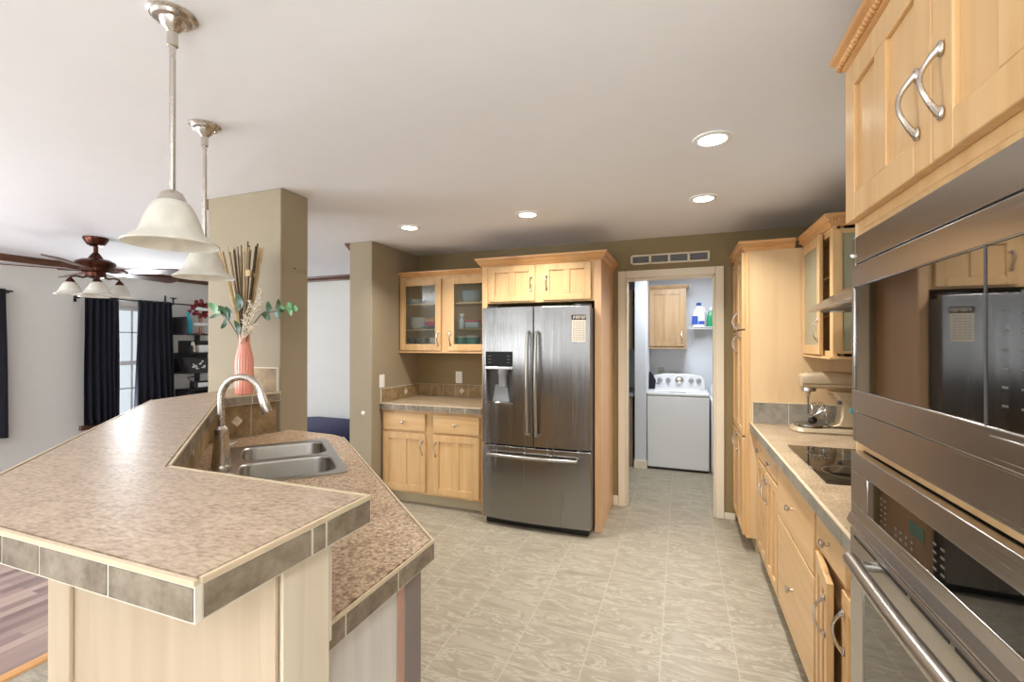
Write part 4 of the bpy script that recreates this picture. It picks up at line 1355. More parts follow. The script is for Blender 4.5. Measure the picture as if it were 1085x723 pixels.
# sink countertop with the sink cut-out
sc_ = thing('sink_countertop', 'lower speckled laminate countertop around the sink with tiled edge', 'countertop', (0, 0, 0))
k1, k2 = off_line(kin[1], kin[2], 0.011)
P1, P2 = (-0.607, 1.022), (-0.607, 0.622)
outer = [P2, (-1.113, 0.622), (-2.249, 1.621), (-2.172, 1.967), (-2.147, 1.967), (-2.147, 2.03), (-1.80, 2.006), (-1.715, 1.972), P1]
SU0, SU1, SN0, SN1 = -2.555, -1.862, -0.185, 0.295
hole = [UN(SU0 + 0.012, SN0 + 0.012), UN(SU0 + 0.012, SN1 - 0.012), UN(SU1 - 0.012, SN1 - 0.012), UN(SU1 - 0.012, SN0 + 0.012)]
slab(outer, [hole], 0.862, 0.910, 'slab', 'granite', sc_)
edge_tiles('tile_edge', sc_, [(P2, P1, [0, 0.19, 0.61, 1.0], 1), (P1, (-1.715, 1.972), None)], 0.858, 0.910, ['slate', 'grout'], 0.15, 0.009)

# sink
sk = thing('kitchen_sink', 'double-bowl stainless drop-in sink set diagonally in the lower countertop', 'sink', (0, 0, 0), math.atan2(ua.y, ua.x))


def rr2(x0, x1, y0, y1, r, n=6):
    return [(p[0], p[1]) for p in rrect(x0, x1, y0, y1, 0, r, n)]


um = (SU0 + SU1) / 2
bowls = [(SU0 + 0.035, um - 0.014, SN0 + 0.10, SN1 - 0.03), (um + 0.014, SU1 - 0.035, SN0 + 0.10, SN1 - 0.03)]
slab(rr2(SU0, SU1, SN0, SN1, 0.025), [rr2(*q, 0.06) for q in bowls], 0.9105, 0.9165, 'rim', 'steel_sink', sk)
for q in bowls:
    b = MB()
    rs = []
    for ins, z in ((0, 0.9165), (0.003, 0.905), (0.008, 0.80), (0.02, 0.765), (0.05, 0.752)):
        rs.append(rrect(q[0] + ins, q[1] - ins, q[2] + ins, q[3] - ins, z, 0.06, 6))
    b.rings(rs, caps=(False, True))
    o = b.build('bowl', 'steel_sink', sk, smooth=60, solid=0.0015)
    b = MB(); b.lathe([(0.045, 0.7545), (0.04, 0.757), (0.02, 0.755), (0.002, 0.755)], ((q[0] + q[1]) / 2, (q[2] + q[3]) / 2, 0), 24); b.build('drain', 'chrome', o)

# faucet
fa = thing('kitchen_faucet', 'brushed nickel gooseneck faucet with pull-down head at the sink', 'faucet', (-1.692, 1.269, 0.9172), math.atan2(0.30, 1.0))
b = MB(); b.lathe([(0.036, 0), (0.037, 0.010), (0.034, 0.022), (0.030, 0.028)], seg=28); b.build('base', 'nickel', fa)
b = MB(); b.lathe([(0.0325, 0.024), (0.031, 0.05), (0.024, 0.155), (0.0245, 0.163), (0.019, 0.170), (0.0135, 0.175)], seg=28); b.build('body', 'nickel', fa)
pts = [(0, 0, 0.165), (0, 0, 0.22), (0, 0, 0.27)]
rN = 0.083
for i in range(1, 17):
    a = PI - (PI * 0.93) * i / 16
    pts.append((rN + rN * math.cos(a), 0, 0.285 + rN * math.sin(a)))
b = MB(); b.tube(pts, 0.0125, 16); b.build('spout', 'nickel', fa, smooth=60)
e1 = Vector(pts[-1]); dr = (e1 - Vector(pts[-2])).normalized()
b = MB(); b.tube([e1 - dr * 0.004, e1 + dr * 0.004, e1 + dr * 0.03, e1 + dr * 0.075, e1 + dr * 0.082], [0.0145, 0.0155, 0.0165, 0.021, 0.018], 18); b.build('spray_head', 'nickel', fa, smooth=50)
b = MB(); b.tube([(0, 0.026, 0.075), (0, 0.044, 0.085), (0.01, 0.075, 0.095)], [0.010, 0.008, 0.006], 10); b.build('lever', 'nickel', fa)

# ------------------------------------------------------------------ vase with dried reeds
va = thing('flower_vase', 'ribbed pink ceramic bottle vase on the raised bar beside the pier', 'vase', (-2.225, 1.80, 1.1402))
b = MB()
b.lathe([(0.039, 0), (0.043, 0.006), (0.044, 0.05), (0.044, 0.175), (0.040, 0.21), (0.031, 0.25), (0.025, 0.285), (0.027, 0.322), (0.023, 0.322), (0.021, 0.29), (0.004, 0.26)], seg=96,
        mod=lambda a, h: 1 + 0.030 * math.cos(20 * a) * (1 if h < 0.31 else 0.2))
b.build('vessel', 'pink', va, smooth=80)
ar = thing('dried_arrangement', 'dried reeds with green leaves and cream flowers standing in the pink vase', 'dried flowers', (-2.225, 1.80, 1.33))
NZ = 0.132


def reed(b, x, y, top, bend, r, m=0):
    b.tube([(x * 0.06, y * 0.06, 0.0), (x * 0.13, y * 0.2, NZ), (x * 0.6, y * 0.6, NZ + 0.25), (x, y, top)], [r, r, r, r * 0.8], 6, m)


for i in range(34):
    x = -0.135 + 0.27 * (i % 17) / 16 + random.uniform(-0.01, 0.01)
    y = random.uniform(-0.06, 0.06)
    dark = abs(x - 0.0) < 0.045 or x > 0.09
    dark = dark and random.random() < 0.85
    top = 0.60 + random.uniform(-0.03, 0.015) + (0.05 if abs(x) < 0.04 else 0) * random.random()
    b = MB(); reed(b, x, y, top, 0, random.uniform(0.003, 0.0055))
    b.build('reed', 'reed_d' if dark else 'reed_l', ar)
b = MB(); b.box(0.065, 0.10, -0.05, -0.015, 0.44, 0.475); b.build('bark_chip', 'reed_l', ar, bevel=0.004)


def leaf(parent, base, tip, w, m, sag=0.01):
    base, tip = Vector(base), Vector(tip)
    d = tip - base
    side = d.cross(Vector((0, 1, 0.25)))
    if side.length < 1e-4:
        side = Vector((1, 0, 0))
    side.normalize()
    up = side.cross(d).normalized()
    rings = []
    for i in range(9):
        t = i / 8
        ww = w * (math.sin(PI * min(1, t * 0.94 + 0.03)) ** 0.8)
        c = base + d * t + up * (sag * math.sin(PI * t))
        rings.append([tuple(c - side * ww - up * 0.15 * ww), tuple(c + up * 0.0008), tuple(c + side * ww - up * 0.15 * ww), tuple(c - up * 0.0008)])
    b = MB(); b.rings(rings)
    return b.build('leaf', m, parent, smooth=60)


def sprig(pts, leaves):
    b = MB(); b.tube(pts, 0.0025, 6); s = b.build('leafy_stem', 'stem', ar)
    for q in leaves:
        leaf(s, *q)


sprig([(0, -0.01, 0.05), (-0.03, -0.02, 0.14), (-0.09, -0.03, 0.22), (-0.15, -0.04, 0.27)],
      [((-0.13, -0.04, 0.25), (-0.215, -0.05, 0.305), 0.026, 'leaf_l'), ((-0.085, -0.03, 0.215), (-0.13, -0.05, 0.29), 0.030, 'leaf_d'), ((-0.07, -0.03, 0.21), (-0.075, -0.05, 0.285), 0.026, 'leaf_d'),
       ((-0.13, -0.04, 0.25), (-0.235, -0.03, 0.225), 0.010, 'leaf_d'), ((-0.10, -0.03, 0.22), (-0.125, -0.04, 0.165), 0.016, 'leaf_d')])
sprig([(0, -0.02, 0.05), (0.01, -0.03, 0.15), (0.01, -0.035, 0.30)],
      [((0.0, -0.035, 0.26), (0.02, -0.055, 0.35), 0.030, 'leaf_d'), ((0.0, -0.03, 0.13), (-0.01, -0.05, 0.21), 0.022, 'leaf_d')])
sprig([(0, 0, 0.05), (0.06, -0.02, 0.16), (0.16, -0.03, 0.24), (0.30, -0.04, 0.255), (0.40, -0.05, 0.262)],
      [((0.16, -0.03, 0.24), (0.235, -0.04, 0.215), 0.024, 'leaf_d'), ((0.20, -0.03, 0.24), (0.245, -0.06, 0.30), 0.022, 'leaf_d'), ((0.24, -0.03, 0.25), (0.33, -0.06, 0.225), 0.026, 'leaf_d'),
       ((0.26, -0.03, 0.255), (0.29, -0.04, 0.315), 0.014, 'leaf_d'), ((0.35, -0.05, 0.26), (0.40, -0.06, 0.285), 0.020, 'leaf_l'), ((0.37, -0.05, 0.26), (0.44, -0.06, 0.26), 0.018, 'leaf_l'), ((0.36, -0.05, 0.255), (0.40, -0.06, 0.225), 0.016, 'leaf_l'), ((0.29, -0.04, 0.255), (0.345, -0.05, 0.262), 0.018, 'leaf_l')])
for k, (tx, tz) in enumerate(((0.15, 0.24), (0.18, 0.30), (0.12, 0.31), (0.15, 0.19), (0.20, 0.36), (0.10, 0.22))):
    b = MB()
    b.tube([(0.005, -0.03, 0.08), (tx * 0.5, -0.05, 0.08 + (tz - 0.08) * 0.6), (tx, -0.06, tz)], 0.002, 6)
    for j in range(20):
        t = 0.35 + 0.65 * j / 19
        p = Vector((tx * (0.1 + 0.9 * t), -0.03 - 0.03 * t, 0.08 + (tz - 0.08) * t))
        q = p + Vector((random.uniform(-0.035, 0.035), random.uniform(-0.02, 0.02), random.uniform(-0.005, 0.025))) * (1.2 - t * 0.6)
        b.tube([p, (p + q) / 2, q], [0.0022, 0.0038, 0.002], 5)
    b.build('flower_plume', 'astilbe', ar)

# ------------------------------------------------------------------ ceiling lights
for k, (x, y, lab) in enumerate(((0.13, 2.155, 'lit recessed ceiling downlight nearest the oven cabinet'), (0.13, 3.023, 'lit recessed ceiling downlight in front of the laundry doorway'),
                                 (-0.995, 2.976, 'lit recessed ceiling downlight in front of the refrigerator'), (-1.963, 2.999, 'lit recessed ceiling downlight in front of the glass-door cabinet'))):
    t = thing('recessed_downlight', lab, 'ceiling light', (x, y, ZC), 0, 'recessed downlights')
    b = MB(); b.lathe([(0.080, -0.0005), (0.080, -0.005), (0.062, -0.009), (0.058, -0.006)], seg=36, caps=(False, False)); b.build('trim_ring', 'whitep', t)
    b = MB(); b.lathe([(0.0585, -0.0055), (0.057, -0.0065), (0.002, -0.0068)], seg=36); b.build('lens', 'canlens', t)
    area('downlight_lamp', (0, 0, -0.012), (0, 0, 0), 0.10, 0.1, 9.0, (1.0, 0.97, 0.93), t, 'DISK', 125)


def bell(r, h, n=14):
    """bell shade profile from the neck down, z measured down from the neck"""
    out = []
    for i in range(n + 1):
        t = i / n
        rad = r * (0.26 + 0.40 * (t / 0.72) ** 0.55 if t < 0.72 else 0.66 + 0.34 * ((t - 0.72) / 0.28) ** 1.25)
        out.append((rad, -h * t))
    return out


def shade(parent, r, h, z, m='shade'):
    p = bell(r, h)
    prof = [(a, b_ + z) for a, b_ in p] + [(r * 0.985, z - h - 0.003)] + [(a - 0.004, b_ + z + 0.002) for a, b_ in p[::-1]]
    b = MB(); b.lathe(prof, seg=48, caps=(False, False))
    return b.build('glass_shade', m, parent, smooth=60)


for k, (x, y, zt, lab) in enumerate(((-1.292, 0.828, 1.815, 'nickel pendant with white bell shade, nearer of the two over the bar'), (-1.827, 1.297, 1.815, 'nickel pendant with white bell shade, farther of the two over the bar'))):
    t = thing('pendant_light', lab, 'pendant lamp', (x, y, ZC), 0, 'pendant lamps over the bar')
    b = MB(); b.lathe([(0.058, 0), (0.058, -0.005), (0.052, -0.010), (0.050, -0.009), (0.045, -0.017), (0.035, -0.020), (0.032, -0.019), (0.026, -0.032), (0.015, -0.044), (0.010, -0.050)], seg=40); b.build('canopy', 'nickel', t)
    b = MB(); b.lathe([(0.013, -0.05), (0.013, -0.085), (0.009, -0.088)], seg=20); b.build('swivel', 'nickel', t)
    zz = zt - ZC
    b = MB(); b.tube([(0, 0, -0.08), (0, 0, zz + 0.01)], 0.0075, 14); b.build('rod', 'nickel', t)
    b = MB(); b.lathe([(0.010, zz + 0.018), (0.024, zz + 0.010), (0.030, zz - 0.002), (0.034, zz - 0.014), (0.031, zz - 0.018)], seg=32); b.build('socket_cup', 'nickel', t)
    shade(t, 0.110, 0.118, zz - 0.010)
    b = MB(); b.lathe([(0.014, zz - 0.02), (0.016, zz - 0.05), (0.028, zz - 0.075), (0.028, zz - 0.092), (0.014, zz - 0.108), (0.002, zz - 0.111)], seg=20); b.build('bulb', 'whitep', t)

# ------------------------------------------------------------------ ceiling fan
fn = thing('ceiling_fan', 'bronze ceiling fan with five walnut blades and bell-shaded light kit in the living room', 'ceiling fan', (-4.66, 2.37, ZC))
b = MB(); b.lathe([(0.085, 0), (0.085, -0.015), (0.06, -0.06), (0.035, -0.072), (0.015, -0.075)], seg=32); b.build('canopy', 'bronze', fn)
b = MB(); b.tube([(0, 0, -0.07), (0, 0, -0.17)], 0.016, 14); b.lathe([(0.022, -0.13), (0.045, -0.165), (0.05, -0.18)], seg=24); b.build('downrod', 'bronze', fn)
b = MB(); b.lathe([(0.04, -0.178), (0.095, -0.188), (0.13, -0.208), (0.136, -0.225), (0.122, -0.245), (0.10, -0.262), (0.098, -0.285), (0.085, -0.298), (0.07, -0.30), (0.068, -0.33), (0.04, -0.345), (0.01, -0.348)], seg=40); b.build('motor_housing', 'bronze', fn)
view = math.atan2(2.37, -4.66)
for k in range(5):
    a = R(20.45 + 5 + 72 * k)
    Tm = Matrix.Rotation(a, 4, 'Z')
    b = MB(Tm @ Matrix.Translation((0, 0, -0.288)) @ Matrix.Rotation(R(-11), 4, 'X'))
    b.prism([(0.08, -0.012), (0.14, -0.010), (0.18, -0.045), (0.23, -0.04), (0.23, 0.04), (0.18, 0.045), (0.14, 0.010), (0.08, 0.012)], -0.004, 0.004)
    br = b.build('blade_bracket', 'bronze', fn)
    b = MB(Tm @ Matrix.Translation((0, 0, -0.280)) @ Matrix.Rotation(R(-11), 4, 'X'))
    b.prism([(0.18, -0.05), (0.45, -0.062), (0.68, -0.066), (0.71, -0.05), (0.71, 0.05), (0.68, 0.066), (0.45, 0.062), (0.18, 0.05)], -0.004, 0.004)
    b.build('blade', 'bladewood', fn, bevel=0.002)
for k in range(4):
    a = view + PI + R(45 + 90 * k - 45 + 4)
    Tm = Matrix.Rotation(a, 4, 'Z')
    b = MB(Tm); b.tube([(0.04, 0, -0.325), (0.08, 0, -0.345), (0.12, 0, -0.335), (0.152, 0, -0.345), (0.155, 0, -0.365)], 0.008, 10)
    b.lathe([(0.012, -0.355), (0.026, -0.375), (0.034, -0.392)], (0.155, 0, 0), 20)
    arm = b.build('light_arm', 'bronze', fn)
    p = bell(0.108, 0.105)
    prof = [(q[0], q[1] - 0.388) for q in p] + [(q[0] - 0.004, q[1] - 0.386) for q in p[::-1]]
    b = MB(Tm @ Matrix.Translation((0.155, 0, 0))); b.lathe(prof, seg=36, caps=(False, False)); b.build('glass_shade', 'shade', arm, smooth=60)


# ------------------------------------------------------------------ living room: curtains, rod, shelf, sofa
def curtain(label, y0, y1, z0, z1, flare, seed, x=-6.31):
    rnd = random.Random(seed)
    NU, NV = 90, 24
    ph = rnd.uniform(0, 6)
    v = []
    for j in range(NV + 1):
        t = j / NV
        z = z1 + (z0 - z1) * t
        for i in range(NU + 1):
            s = i / NU
            yy = y0 + (y1 - y0) * s + (s - 0.5) * flare * t
            amp = 0.018 + 0.012 * math.sin(3 * s + ph)
            xx = x + amp * math.sin(2 * PI * (5 * s + 1.3 * s * s) + ph + 0.9 * math.sin(6.3 * s + ph) + 0.5 * math.sin(3 * t + s * 3)) * (0.5 + 0.7 * t) + 0.005 * math.sin(37 * s + 5 * t)
            zz = z + 0.008 * math.sin(9 * s + ph) * t
            v.append((xx, yy, zz))
    f = [(j * (NU + 1) + i, j * (NU + 1) + i + 1, (j + 1) * (NU + 1) + i + 1, (j + 1) * (NU + 1) + i) for j in range(NV) for i in range(NU)]
    b = MB(); b.add(v, f)
    o = b.build('curtain', 'curtain', smooth=80, solid=0.004)
    return tag(o, label, 'curtain', 'navy curtains')


curtain('dark navy curtain panel hanging left of the bright window gap', 3.10, 3.44, 0.47, 1.955, 0.02, 1)
curtain('dark navy curtain panel hanging right of the bright window gap', 3.645, 4.035, 0.50, 1.950, 0.08, 2)
curtain('dark navy curtain cut off by the left edge of the photo', 1.9, 2.47, 0.47, 1.955, 0.05, 3)
rod = thing('curtain_rod', 'black curtain rod across the window on the left wall', 'curtain rod', (0, 0, 0))
b = MB(); b.tube([(-6.31, 3.03, 1.935), (-6.31, 4.42, 1.935)], 0.009, 12); b.build('pole', 'black', rod)
for y in (3.035, 4.42):
    b = MB(); b.ball((-6.31, y, 1.935), 0.018); b.build('finial', 'black', rod)
for y in (3.06, 4.06):
    b = MB(); b.box(-6.399, -6.31, y - 0.006, y + 0.006, 1.915, 1.927); b.box(-6.399, -6.392, y - 0.012, y + 0.012, 1.88, 1.96); b.build('bracket', 'black', rod)
t = thing('wall_hook', 'small black double hook on the wall above the right curtain', 'hook', (-6.4, 4.05, 1.99))
b = MB(); b.box(0, 0.012, -0.045, -0.03, -0.04, 0.05); b.box(0, 0.02, 0.03, 0.10, 0.02, 0.032); b.box(0, 0.012, 0.058, 0.07, -0.04, 0.03); b.build('hook_plate', 'black', t)
rod2 = thing('curtain_rod', 'black curtain rod over the curtain at the left edge of the photo', 'curtain rod', (0, 0, 0))
b = MB(); b.tube([(-6.31, 0.9, 1.935), (-6.31, 2.52, 1.935)], 0.009, 12); b.build('pole', 'black', rod2)
for y in (1.0, 2.49):
    b = MB(); b.box(-6.399, -6.31, y - 0.006, y + 0.006, 1.915, 1.927); b.box(-6.399, -6.392, y - 0.012, y + 0.012, 1.88, 1.96); b.build('bracket', 'black', rod2)

sh = thing('ladder_shelf', 'black staggered wall shelf unit right of the curtains', 'shelf', (0, 0, 0))
bx(sh, 'back_post', 'blackwood', (-6.398, -6.37, 4.40, 4.46, 0.10, 1.55))
SHZ = (1.540, 1.285, 1.020, 0.790)
for z, y0, y1 in ((1.540, 4.10, 4.58), (1.285, 4.18, 4.62), (1.020, 4.12, 4.58), (0.790, 4.14, 4.58)):
    bx(sh, 'shelf_board', 'blackwood', (-6.398, -6.12, y0, y1, z - 0.018, z))
for z, y0, y1, h in ((1.285, 4.18, 4.62, 0.16), (1.020, 4.12, 4.58, 0.26), (0.600, 4.14, 4.58, 0.17)):
    bx(sh, 'shelf_back', 'blackwood', (-6.398, -6.385, y0, y1, z, z + h))
bx(sh, 'shelf_side', 'blackwood', (-6.398, -6.12, 4.10, 4.115, 1.54, 1.76))
bx(sh, 'shelf_side', 'blackwood', (-6.398, -6.12, 4.18, 4.195, 1.285, 1.38))
bx(sh, 'leg_post', 'blackwood', (-6.398, -6.12, 4.56, 4.58, 0.0, 0.79), (-6.398, -6.12, 4.14, 4.16, 0.0, 0.79))
t = thing('teal_bottle', 'teal patterned bottle on the top shelf of the black unit', 'bottle', (-6.22, 4.19, 1.541))
b = MB(); b.lathe([(0.045, 0), (0.048, 0.01), (0.048, 0.17), (0.028, 0.215), (0.018, 0.235), (0.018, 0.265)], seg=24); b.build('body', 'teal', t)
b = MB(); b.lathe([(0.021, 0.265), (0.021, 0.29), (0.010, 0.295)], seg=18); b.build('stopper', 'teal', t)
t = thing('flower_stand', 'copper stand topped by a ring of red flowers on the black shelf unit', 'ornament', (-6.22, 4.36, 1.541))
b = MB(); b.lathe([(0.05, 0), (0.05, 0.012), (0.018, 0.02), (0.018, 0.22), (0.04, 0.235)], seg=20); b.build('stem', 'copper', t)
b = MB(); b.tube([(0.0, -0.105, 0.13), (0, -0.05, 0.125), (0, 0.05, 0.125), (0, 0.105, 0.13)], [0.014, 0.03, 0.03, 0.014], 10); b.build('white_bow', 'plate', t)
b = MB()
for i in range(46):
    a = 2 * PI * i / 46 * 2.3
    rr = random.uniform(0.06, 0.13)
    b.ball((random.uniform(-0.05, 0.05), rr * math.cos(a) * 1.15, 0.335 + rr * 0.95 * math.sin(a)), random.uniform(0.016, 0.028), seg=7, n=5)
b.build('red_blooms', 'red', t)
b = MB(); b.box(0.04, 0.075, -0.10, 0.10, 0.315, 0.355); b.build('white_card', 'plate', t, bevel=0.008)
t = thing('white_box', 'white box on the second shelf of the black unit', 'box', (-6.22, 4.40, 1.2855))
b = MB(); b.box(-0.07, 0.07, -0.10, 0.13, 0, 0.085); b.build('carton', 'plate', t, bevel=0.004)
b = MB(); b.box(-0.072, 0.072, -0.102, 0.132, 0.085, 0.098); b.build('lid', 'plate', t, bevel=0.003)
t = thing('figurine', 'small cream figurine beside the white box on the second shelf', 'figurine', (-6.2, 4.245, 1.2855))
b = MB(); b.lathe([(0.035, 0), (0.04, 0.01), (0.025, 0.05), (0.034, 0.08), (0.02, 0.10), (0.024, 0.125), (0.012, 0.145), (0.002, 0.148)], seg=18); b.build('body', 'paper', t)
b = MB(); b.lathe([(0.036, 0), (0.042, 0.004), (0.036, 0.014)], seg=18); b.build('base', 'brown', t)
t = thing('patterned_basket', 'black tilted bin with white lettered pattern on the third shelf', 'basket', (-6.22, 4.35, 1.0205))
b = MB(); b.prism([(-0.20, 0.0), (0.20, 0.0), (0.20, 0.17), (-0.25, 0.20)], -0.08, -0.06, 'x'); b.prism([(-0.20, 0.0), (0.20, 0.0), (0.20, 0.17), (-0.25, 0.20)], 0.07, 0.09, 'x')
b.box(-0.06, 0.07, -0.20, 0.20, 0, 0.012); b.prism([(-0.20, 0.0), (-0.25, 0.20), (-0.235, 0.20), (-0.185, 0.0)], -0.06, 0.07, 'x'); b.box(-0.06, 0.07, 0.185, 0.20, 0.012, 0.17)
bs = b.build('bin', 'blackwood', t)
b = MB()
rnd = random.Random(4)
for i in range(22):
    y = -0.17 + rnd.random() * 0.32; z = 0.03 + rnd.random() * 0.11
    b.box(0.09, 0.0915, y, y + rnd.uniform(0.015, 0.035), z, z + rnd.uniform(0.008, 0.02))
b.build('white_pattern', 'plate', t)
t = thing('desk_clock', 'black and white box clock on the lowest visible shelf', 'clock', (-6.2, 4.37, 0.7905))
b = MB(); b.box(-0.05, 0.05, -0.14, 0.14, 0, 0.10); b.build('case', 'blackwood', t, bevel=0.01)
b = MB(); b.box(0.05, 0.053, -0.09, 0.11, 0.02, 0.08); b.build('face', 'plate', t)
b = MB(); b.tube([(0, -0.14, 0.10), (0, -0.20, 0.16), (0, -0.06, 0.17)], 0.008, 8); b.build('arm', 'blackwood', t)

so = thing('upholstered_seat', 'low navy fabric seat with rounded top seen between the pier and the wall stub', 'seat', (-4.20, 4.42, 0))
b = MB(); b.rings([rrect(-0.55, 0.60, -0.42, 0.38, z, 0.14) for z in (0.04, 0.22)]); b.build('seat_base', 'navy', so, bevel=0.03)
b = MB()
pr = [(-0.60, 0.06), (0.63, 0.06), (0.66, 0.16), (0.62, 0.28), (0.54, 0.35), (0.42, 0.405), (0.20, 0.435), (-0.3, 0.44), (-0.55, 0.42), (-0.62, 0.34)]
b.prism(pr, -0.46, 0.36, 'y'); b.build('cushion', 'navy', so, bevel=0.05, seg=4)
for x in (-0.45, 0.5):
    for y in (-0.32, 0.28):
        b = MB(); b.lathe([(0.025, 0), (0.03, 0.06)], (x, y, 0), 14); b.build('foot', 'blackwood', so)

# ------------------------------------------------------------------ laundry
wa = thing('washing_machine', 'white top-load washing machine seen through the laundry doorway', 'washer', (-0.038, 5.32, 0))
b = MB(); b.box(-0.320, 0.325, 0, 0.64, 0.025, 0.825); b.build('cabinet_body', 'white', wa, bevel=0.012)
bx(wa, 'plinth', 'black', (-0.31, 0.31, 0.02, 0.62, 0, 0.025))
b = MB(); b.box(-0.322, 0.328, -0.004, 0.64, 0.827, 0.862); b.build('top_deck', 'white', wa, bevel=0.010)
b = MB(); b.box(-0.25, 0.25, 0.03, 0.45, 0.862, 0.876); ld_ = b.build('lid', 'white', wa, bevel=0.006)
b = MB(); b.box(-0.09, 0.09, 0.012, 0.03, 0.862, 0.872); b.build('lid_grip', 'grey_pl', ld_)
b = MB()
outl = [(-0.31, 0.862), (0.31, 0.862), (0.30, 0.98), (0.27, 1.02), (0.15, 1.042), (-0.15, 1.042), (-0.27, 1.02), (-0.30, 0.98)]
b.rings([[(x, 0.48, z) for x, z in outl], [(x * 0.97, 0.55, z) for x, z in outl], [(x * 0.97, 0.64, z) for x, z in outl]])
cpw = b.build('control_console', 'white', wa, bevel=0.008)
for x, r_ in ((-0.20, 0.025), (-0.105, 0.025), (0.02, 0.042), (0.15, 0.025), (0.235, 0.025)):
    b = MB(); b.lathe([(r_ * 1.15, 0.480), (r_ * 1.15, 0.474), (r_, 0.472), (r_ * 0.85, 0.452), (r_ * 0.2, 0.450)], (x, 0, 0.965), 20, 'y'); b.build('dial', 'grey_pl' if r_ < 0.03 else 'chrome', cpw)
bx(cpw, 'control_marks', 'grey_pl', (-0.245, -0.22, 0.478, 0.480, 0.915, 0.93), (-0.06, -0.05, 0.478, 0.480, 1.015, 1.025), (0.08, 0.09, 0.478, 0.48, 1.012, 1.022), bevel=0)
dy = thing('clothes_dryer', 'white dryer edge beside the washing machine behind the door casing', 'dryer', (0.63, 5.30, 0))
b = MB(); b.box(-0.325, 0.325, 0, 0.64, 0.02, 0.80); b.build('cabinet_body', 'white', dy, bevel=0.012)
bx(dy, 'plinth', 'black', (-0.31, 0.31, 0.02, 0.62, 0, 0.02))
b = MB(); b.rings([[(x, 0.50, z) for x, z in outl], [(x * 0.97, 0.64, z) for x, z in outl]]); b.T = Matrix.Identity(4)
cd = b.build('control_console', 'white', dy, bevel=0.008, loc=(0, 0, -0.0615))
b = MB(); b.box(-0.25, 0.25, -0.014, 0, 0.18, 0.62); b.build('door', 'white', dy, bevel=0.01)
lc = thing('wall_cabinet', 'single-door maple wall cabinet above the washing machine in the laundry', 'cabinet', (-0.375, 5.70, 0))
bx(lc, 'carcass', 'laundrywood', (0, 0.435, 0, 0.298, 1.36, 2.06))
door(lc, 0.02, 0.415, 1.375, 2.045, hinge='l', hx=0.385, hz=1.48, m='laundrywood', st=0.055)
crown(lc, [(0, 0), (0.435, 0), (0.435, 0.298)], 2.058, 0.7, m='laundrywood')
bx(lc, 'bottom_ledge', 'laundrywood', (-0.005, 0.445, -0.025, 0.298, 1.345, 1.36))
ws = thing('wall_shelf', 'white wire shelf holding cleaning bottles in the laundry', 'shelf', (0.085, 5.72, 1.60))
b = MB()
for i in range(9):
    b.tube([(0, 0.02 + i * 0.03, 0), (0.9, 0.02 + i * 0.03, 0)], 0.003, 6)
b.tube([(0, 0.0, -0.02), (0.9, 0.0, -0.02)], 0.004, 6)
b.tube([(0, 0.0, 0.0), (0.9, 0.0, 0.0)], 0.004, 6)
for x in (0.01, 0.3, 0.6, 0.89):
    b.tube([(x, 0, -0.003), (x, 0.279, -0.003)], 0.003, 6)
b.build('wire_deck', 'white', ws)
for x in (0.05, 0.85):
    b = MB(); b.tube([(x, 0.05, -0.005), (x, 0.275, -0.20)], 0.005, 8); b.build('bracket', 'white', ws)
t = thing('bleach_jug', 'white jug with blue label on the laundry shelf', 'bottle', (0.20, 5.84, 1.6045))
b = MB(); b.rings([rrect(-0.075 * s, 0.075 * s, -0.05 * s, 0.05 * s, z, 0.035 * s) for s, z in ((0.95, 0), (1, 0.01), (1, 0.14), (0.8, 0.19), (0.35, 0.24), (0.3, 0.255))]); b.build('body', 'bleach', t, smooth=50)
b = MB(); b.lathe([(0.026, 0.255), (0.026, 0.285), (0.02, 0.29)], seg=18); b.build('cap', 'bluelabel', t)
b = MB(); b.box(-0.078, -0.01, -0.0525, -0.048, 0.03, 0.13); b.box(-0.005, 0.06, -0.0525, -0.048, 0.03, 0.07); b.build('label', 'bluelabel', t)
b = MB(); b.tube([(0.0, 0.0, 0.24), (0.055, 0, 0.23), (0.068, 0, 0.18), (0.064, 0, 0.14)], 0.010, 8); b.build('handle', 'bleach', t)
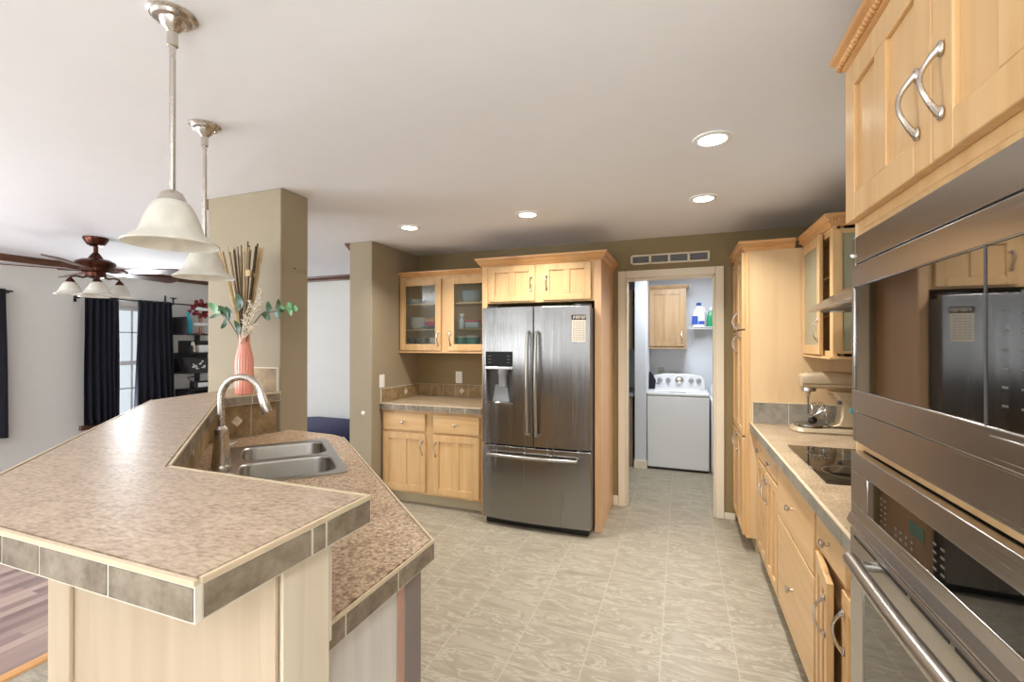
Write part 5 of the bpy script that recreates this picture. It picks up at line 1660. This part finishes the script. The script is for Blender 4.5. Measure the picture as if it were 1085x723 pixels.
t = thing('detergent_bottle', 'green bottle beside the white jug on the laundry shelf', 'bottle', (0.335, 5.84, 1.6045))
b = MB(); b.rings([rrect(-0.045 * s, 0.045 * s, -0.03 * s, 0.03 * s, z, 0.025 * s) for s, z in ((0.95, 0), (1, 0.01), (1, 0.11), (0.75, 0.16), (0.4, 0.195))]); b.build('body', 'green', t, smooth=50)
b = MB(); b.lathe([(0.016, 0.195), (0.016, 0.23), (0.01, 0.235)], seg=16); b.build('cap', 'bleach', t)
plate_switch('wall_outlet', 'sage green outlet plate on the laundry wall above the washer', 'outlet', (-0.235, 6.0, 1.05), 0, 'outletgrey', toggle=False)
t = thing('dark_cloth', 'dark teal cloth bundle hanging in the gap left of the washer console', 'cloth', (-0.345, 5.725, 0.865))
b = MB(); b.rings([rrect(-0.016, 0.05, -0.05, 0.05, 0.0, 0.01), rrect(-0.016, 0.06, -0.05, 0.06, 0.09, 0.014), rrect(-0.016, 0.03, -0.02, 0.05, 0.16, 0.01), rrect(-0.014, 0.0, -0.01, 0.03, 0.20, 0.005)]); b.build('fold', 'curtain', t, smooth=60)
uc = thing('wall_cabinet', 'grey-brown wall cabinet sliver at the far left of the laundry doorway', 'cabinet', (-1.28, 5.40, 0))
bx(uc, 'carcass', 'utilcab', (0, 0.76, 0, 0.595, 1.33, 2.03))
door(uc, 0.40, 0.75, 1.345, 2.015, hinge='r', hx=0.43, hz=1.45, m='utilcab')
door(uc, 0.01, 0.39, 1.345, 2.015, hinge='l', hx=0.36, hz=1.45, m='utilcab')
ub = thing('base_cabinet', 'brown base cabinet with pale top at the far left of the laundry doorway', 'cabinet', (-1.28, 5.36, 0))
bx(ub, 'carcass', 'utilcab', (0, 0.76, 0, 0.638, 0.0, 0.80))
bx(ub, 'worktop', 'grey_pl', (0, 0.775, -0.03, 0.638, 0.80, 0.84))
door(ub, 0.40, 0.75, 0.10, 0.785, hinge='r', hx=0.43, hz=0.68, m='utilcab')
door(ub, 0.01, 0.39, 0.10, 0.785, hinge='l', hx=0.36, hz=0.68, m='utilcab')
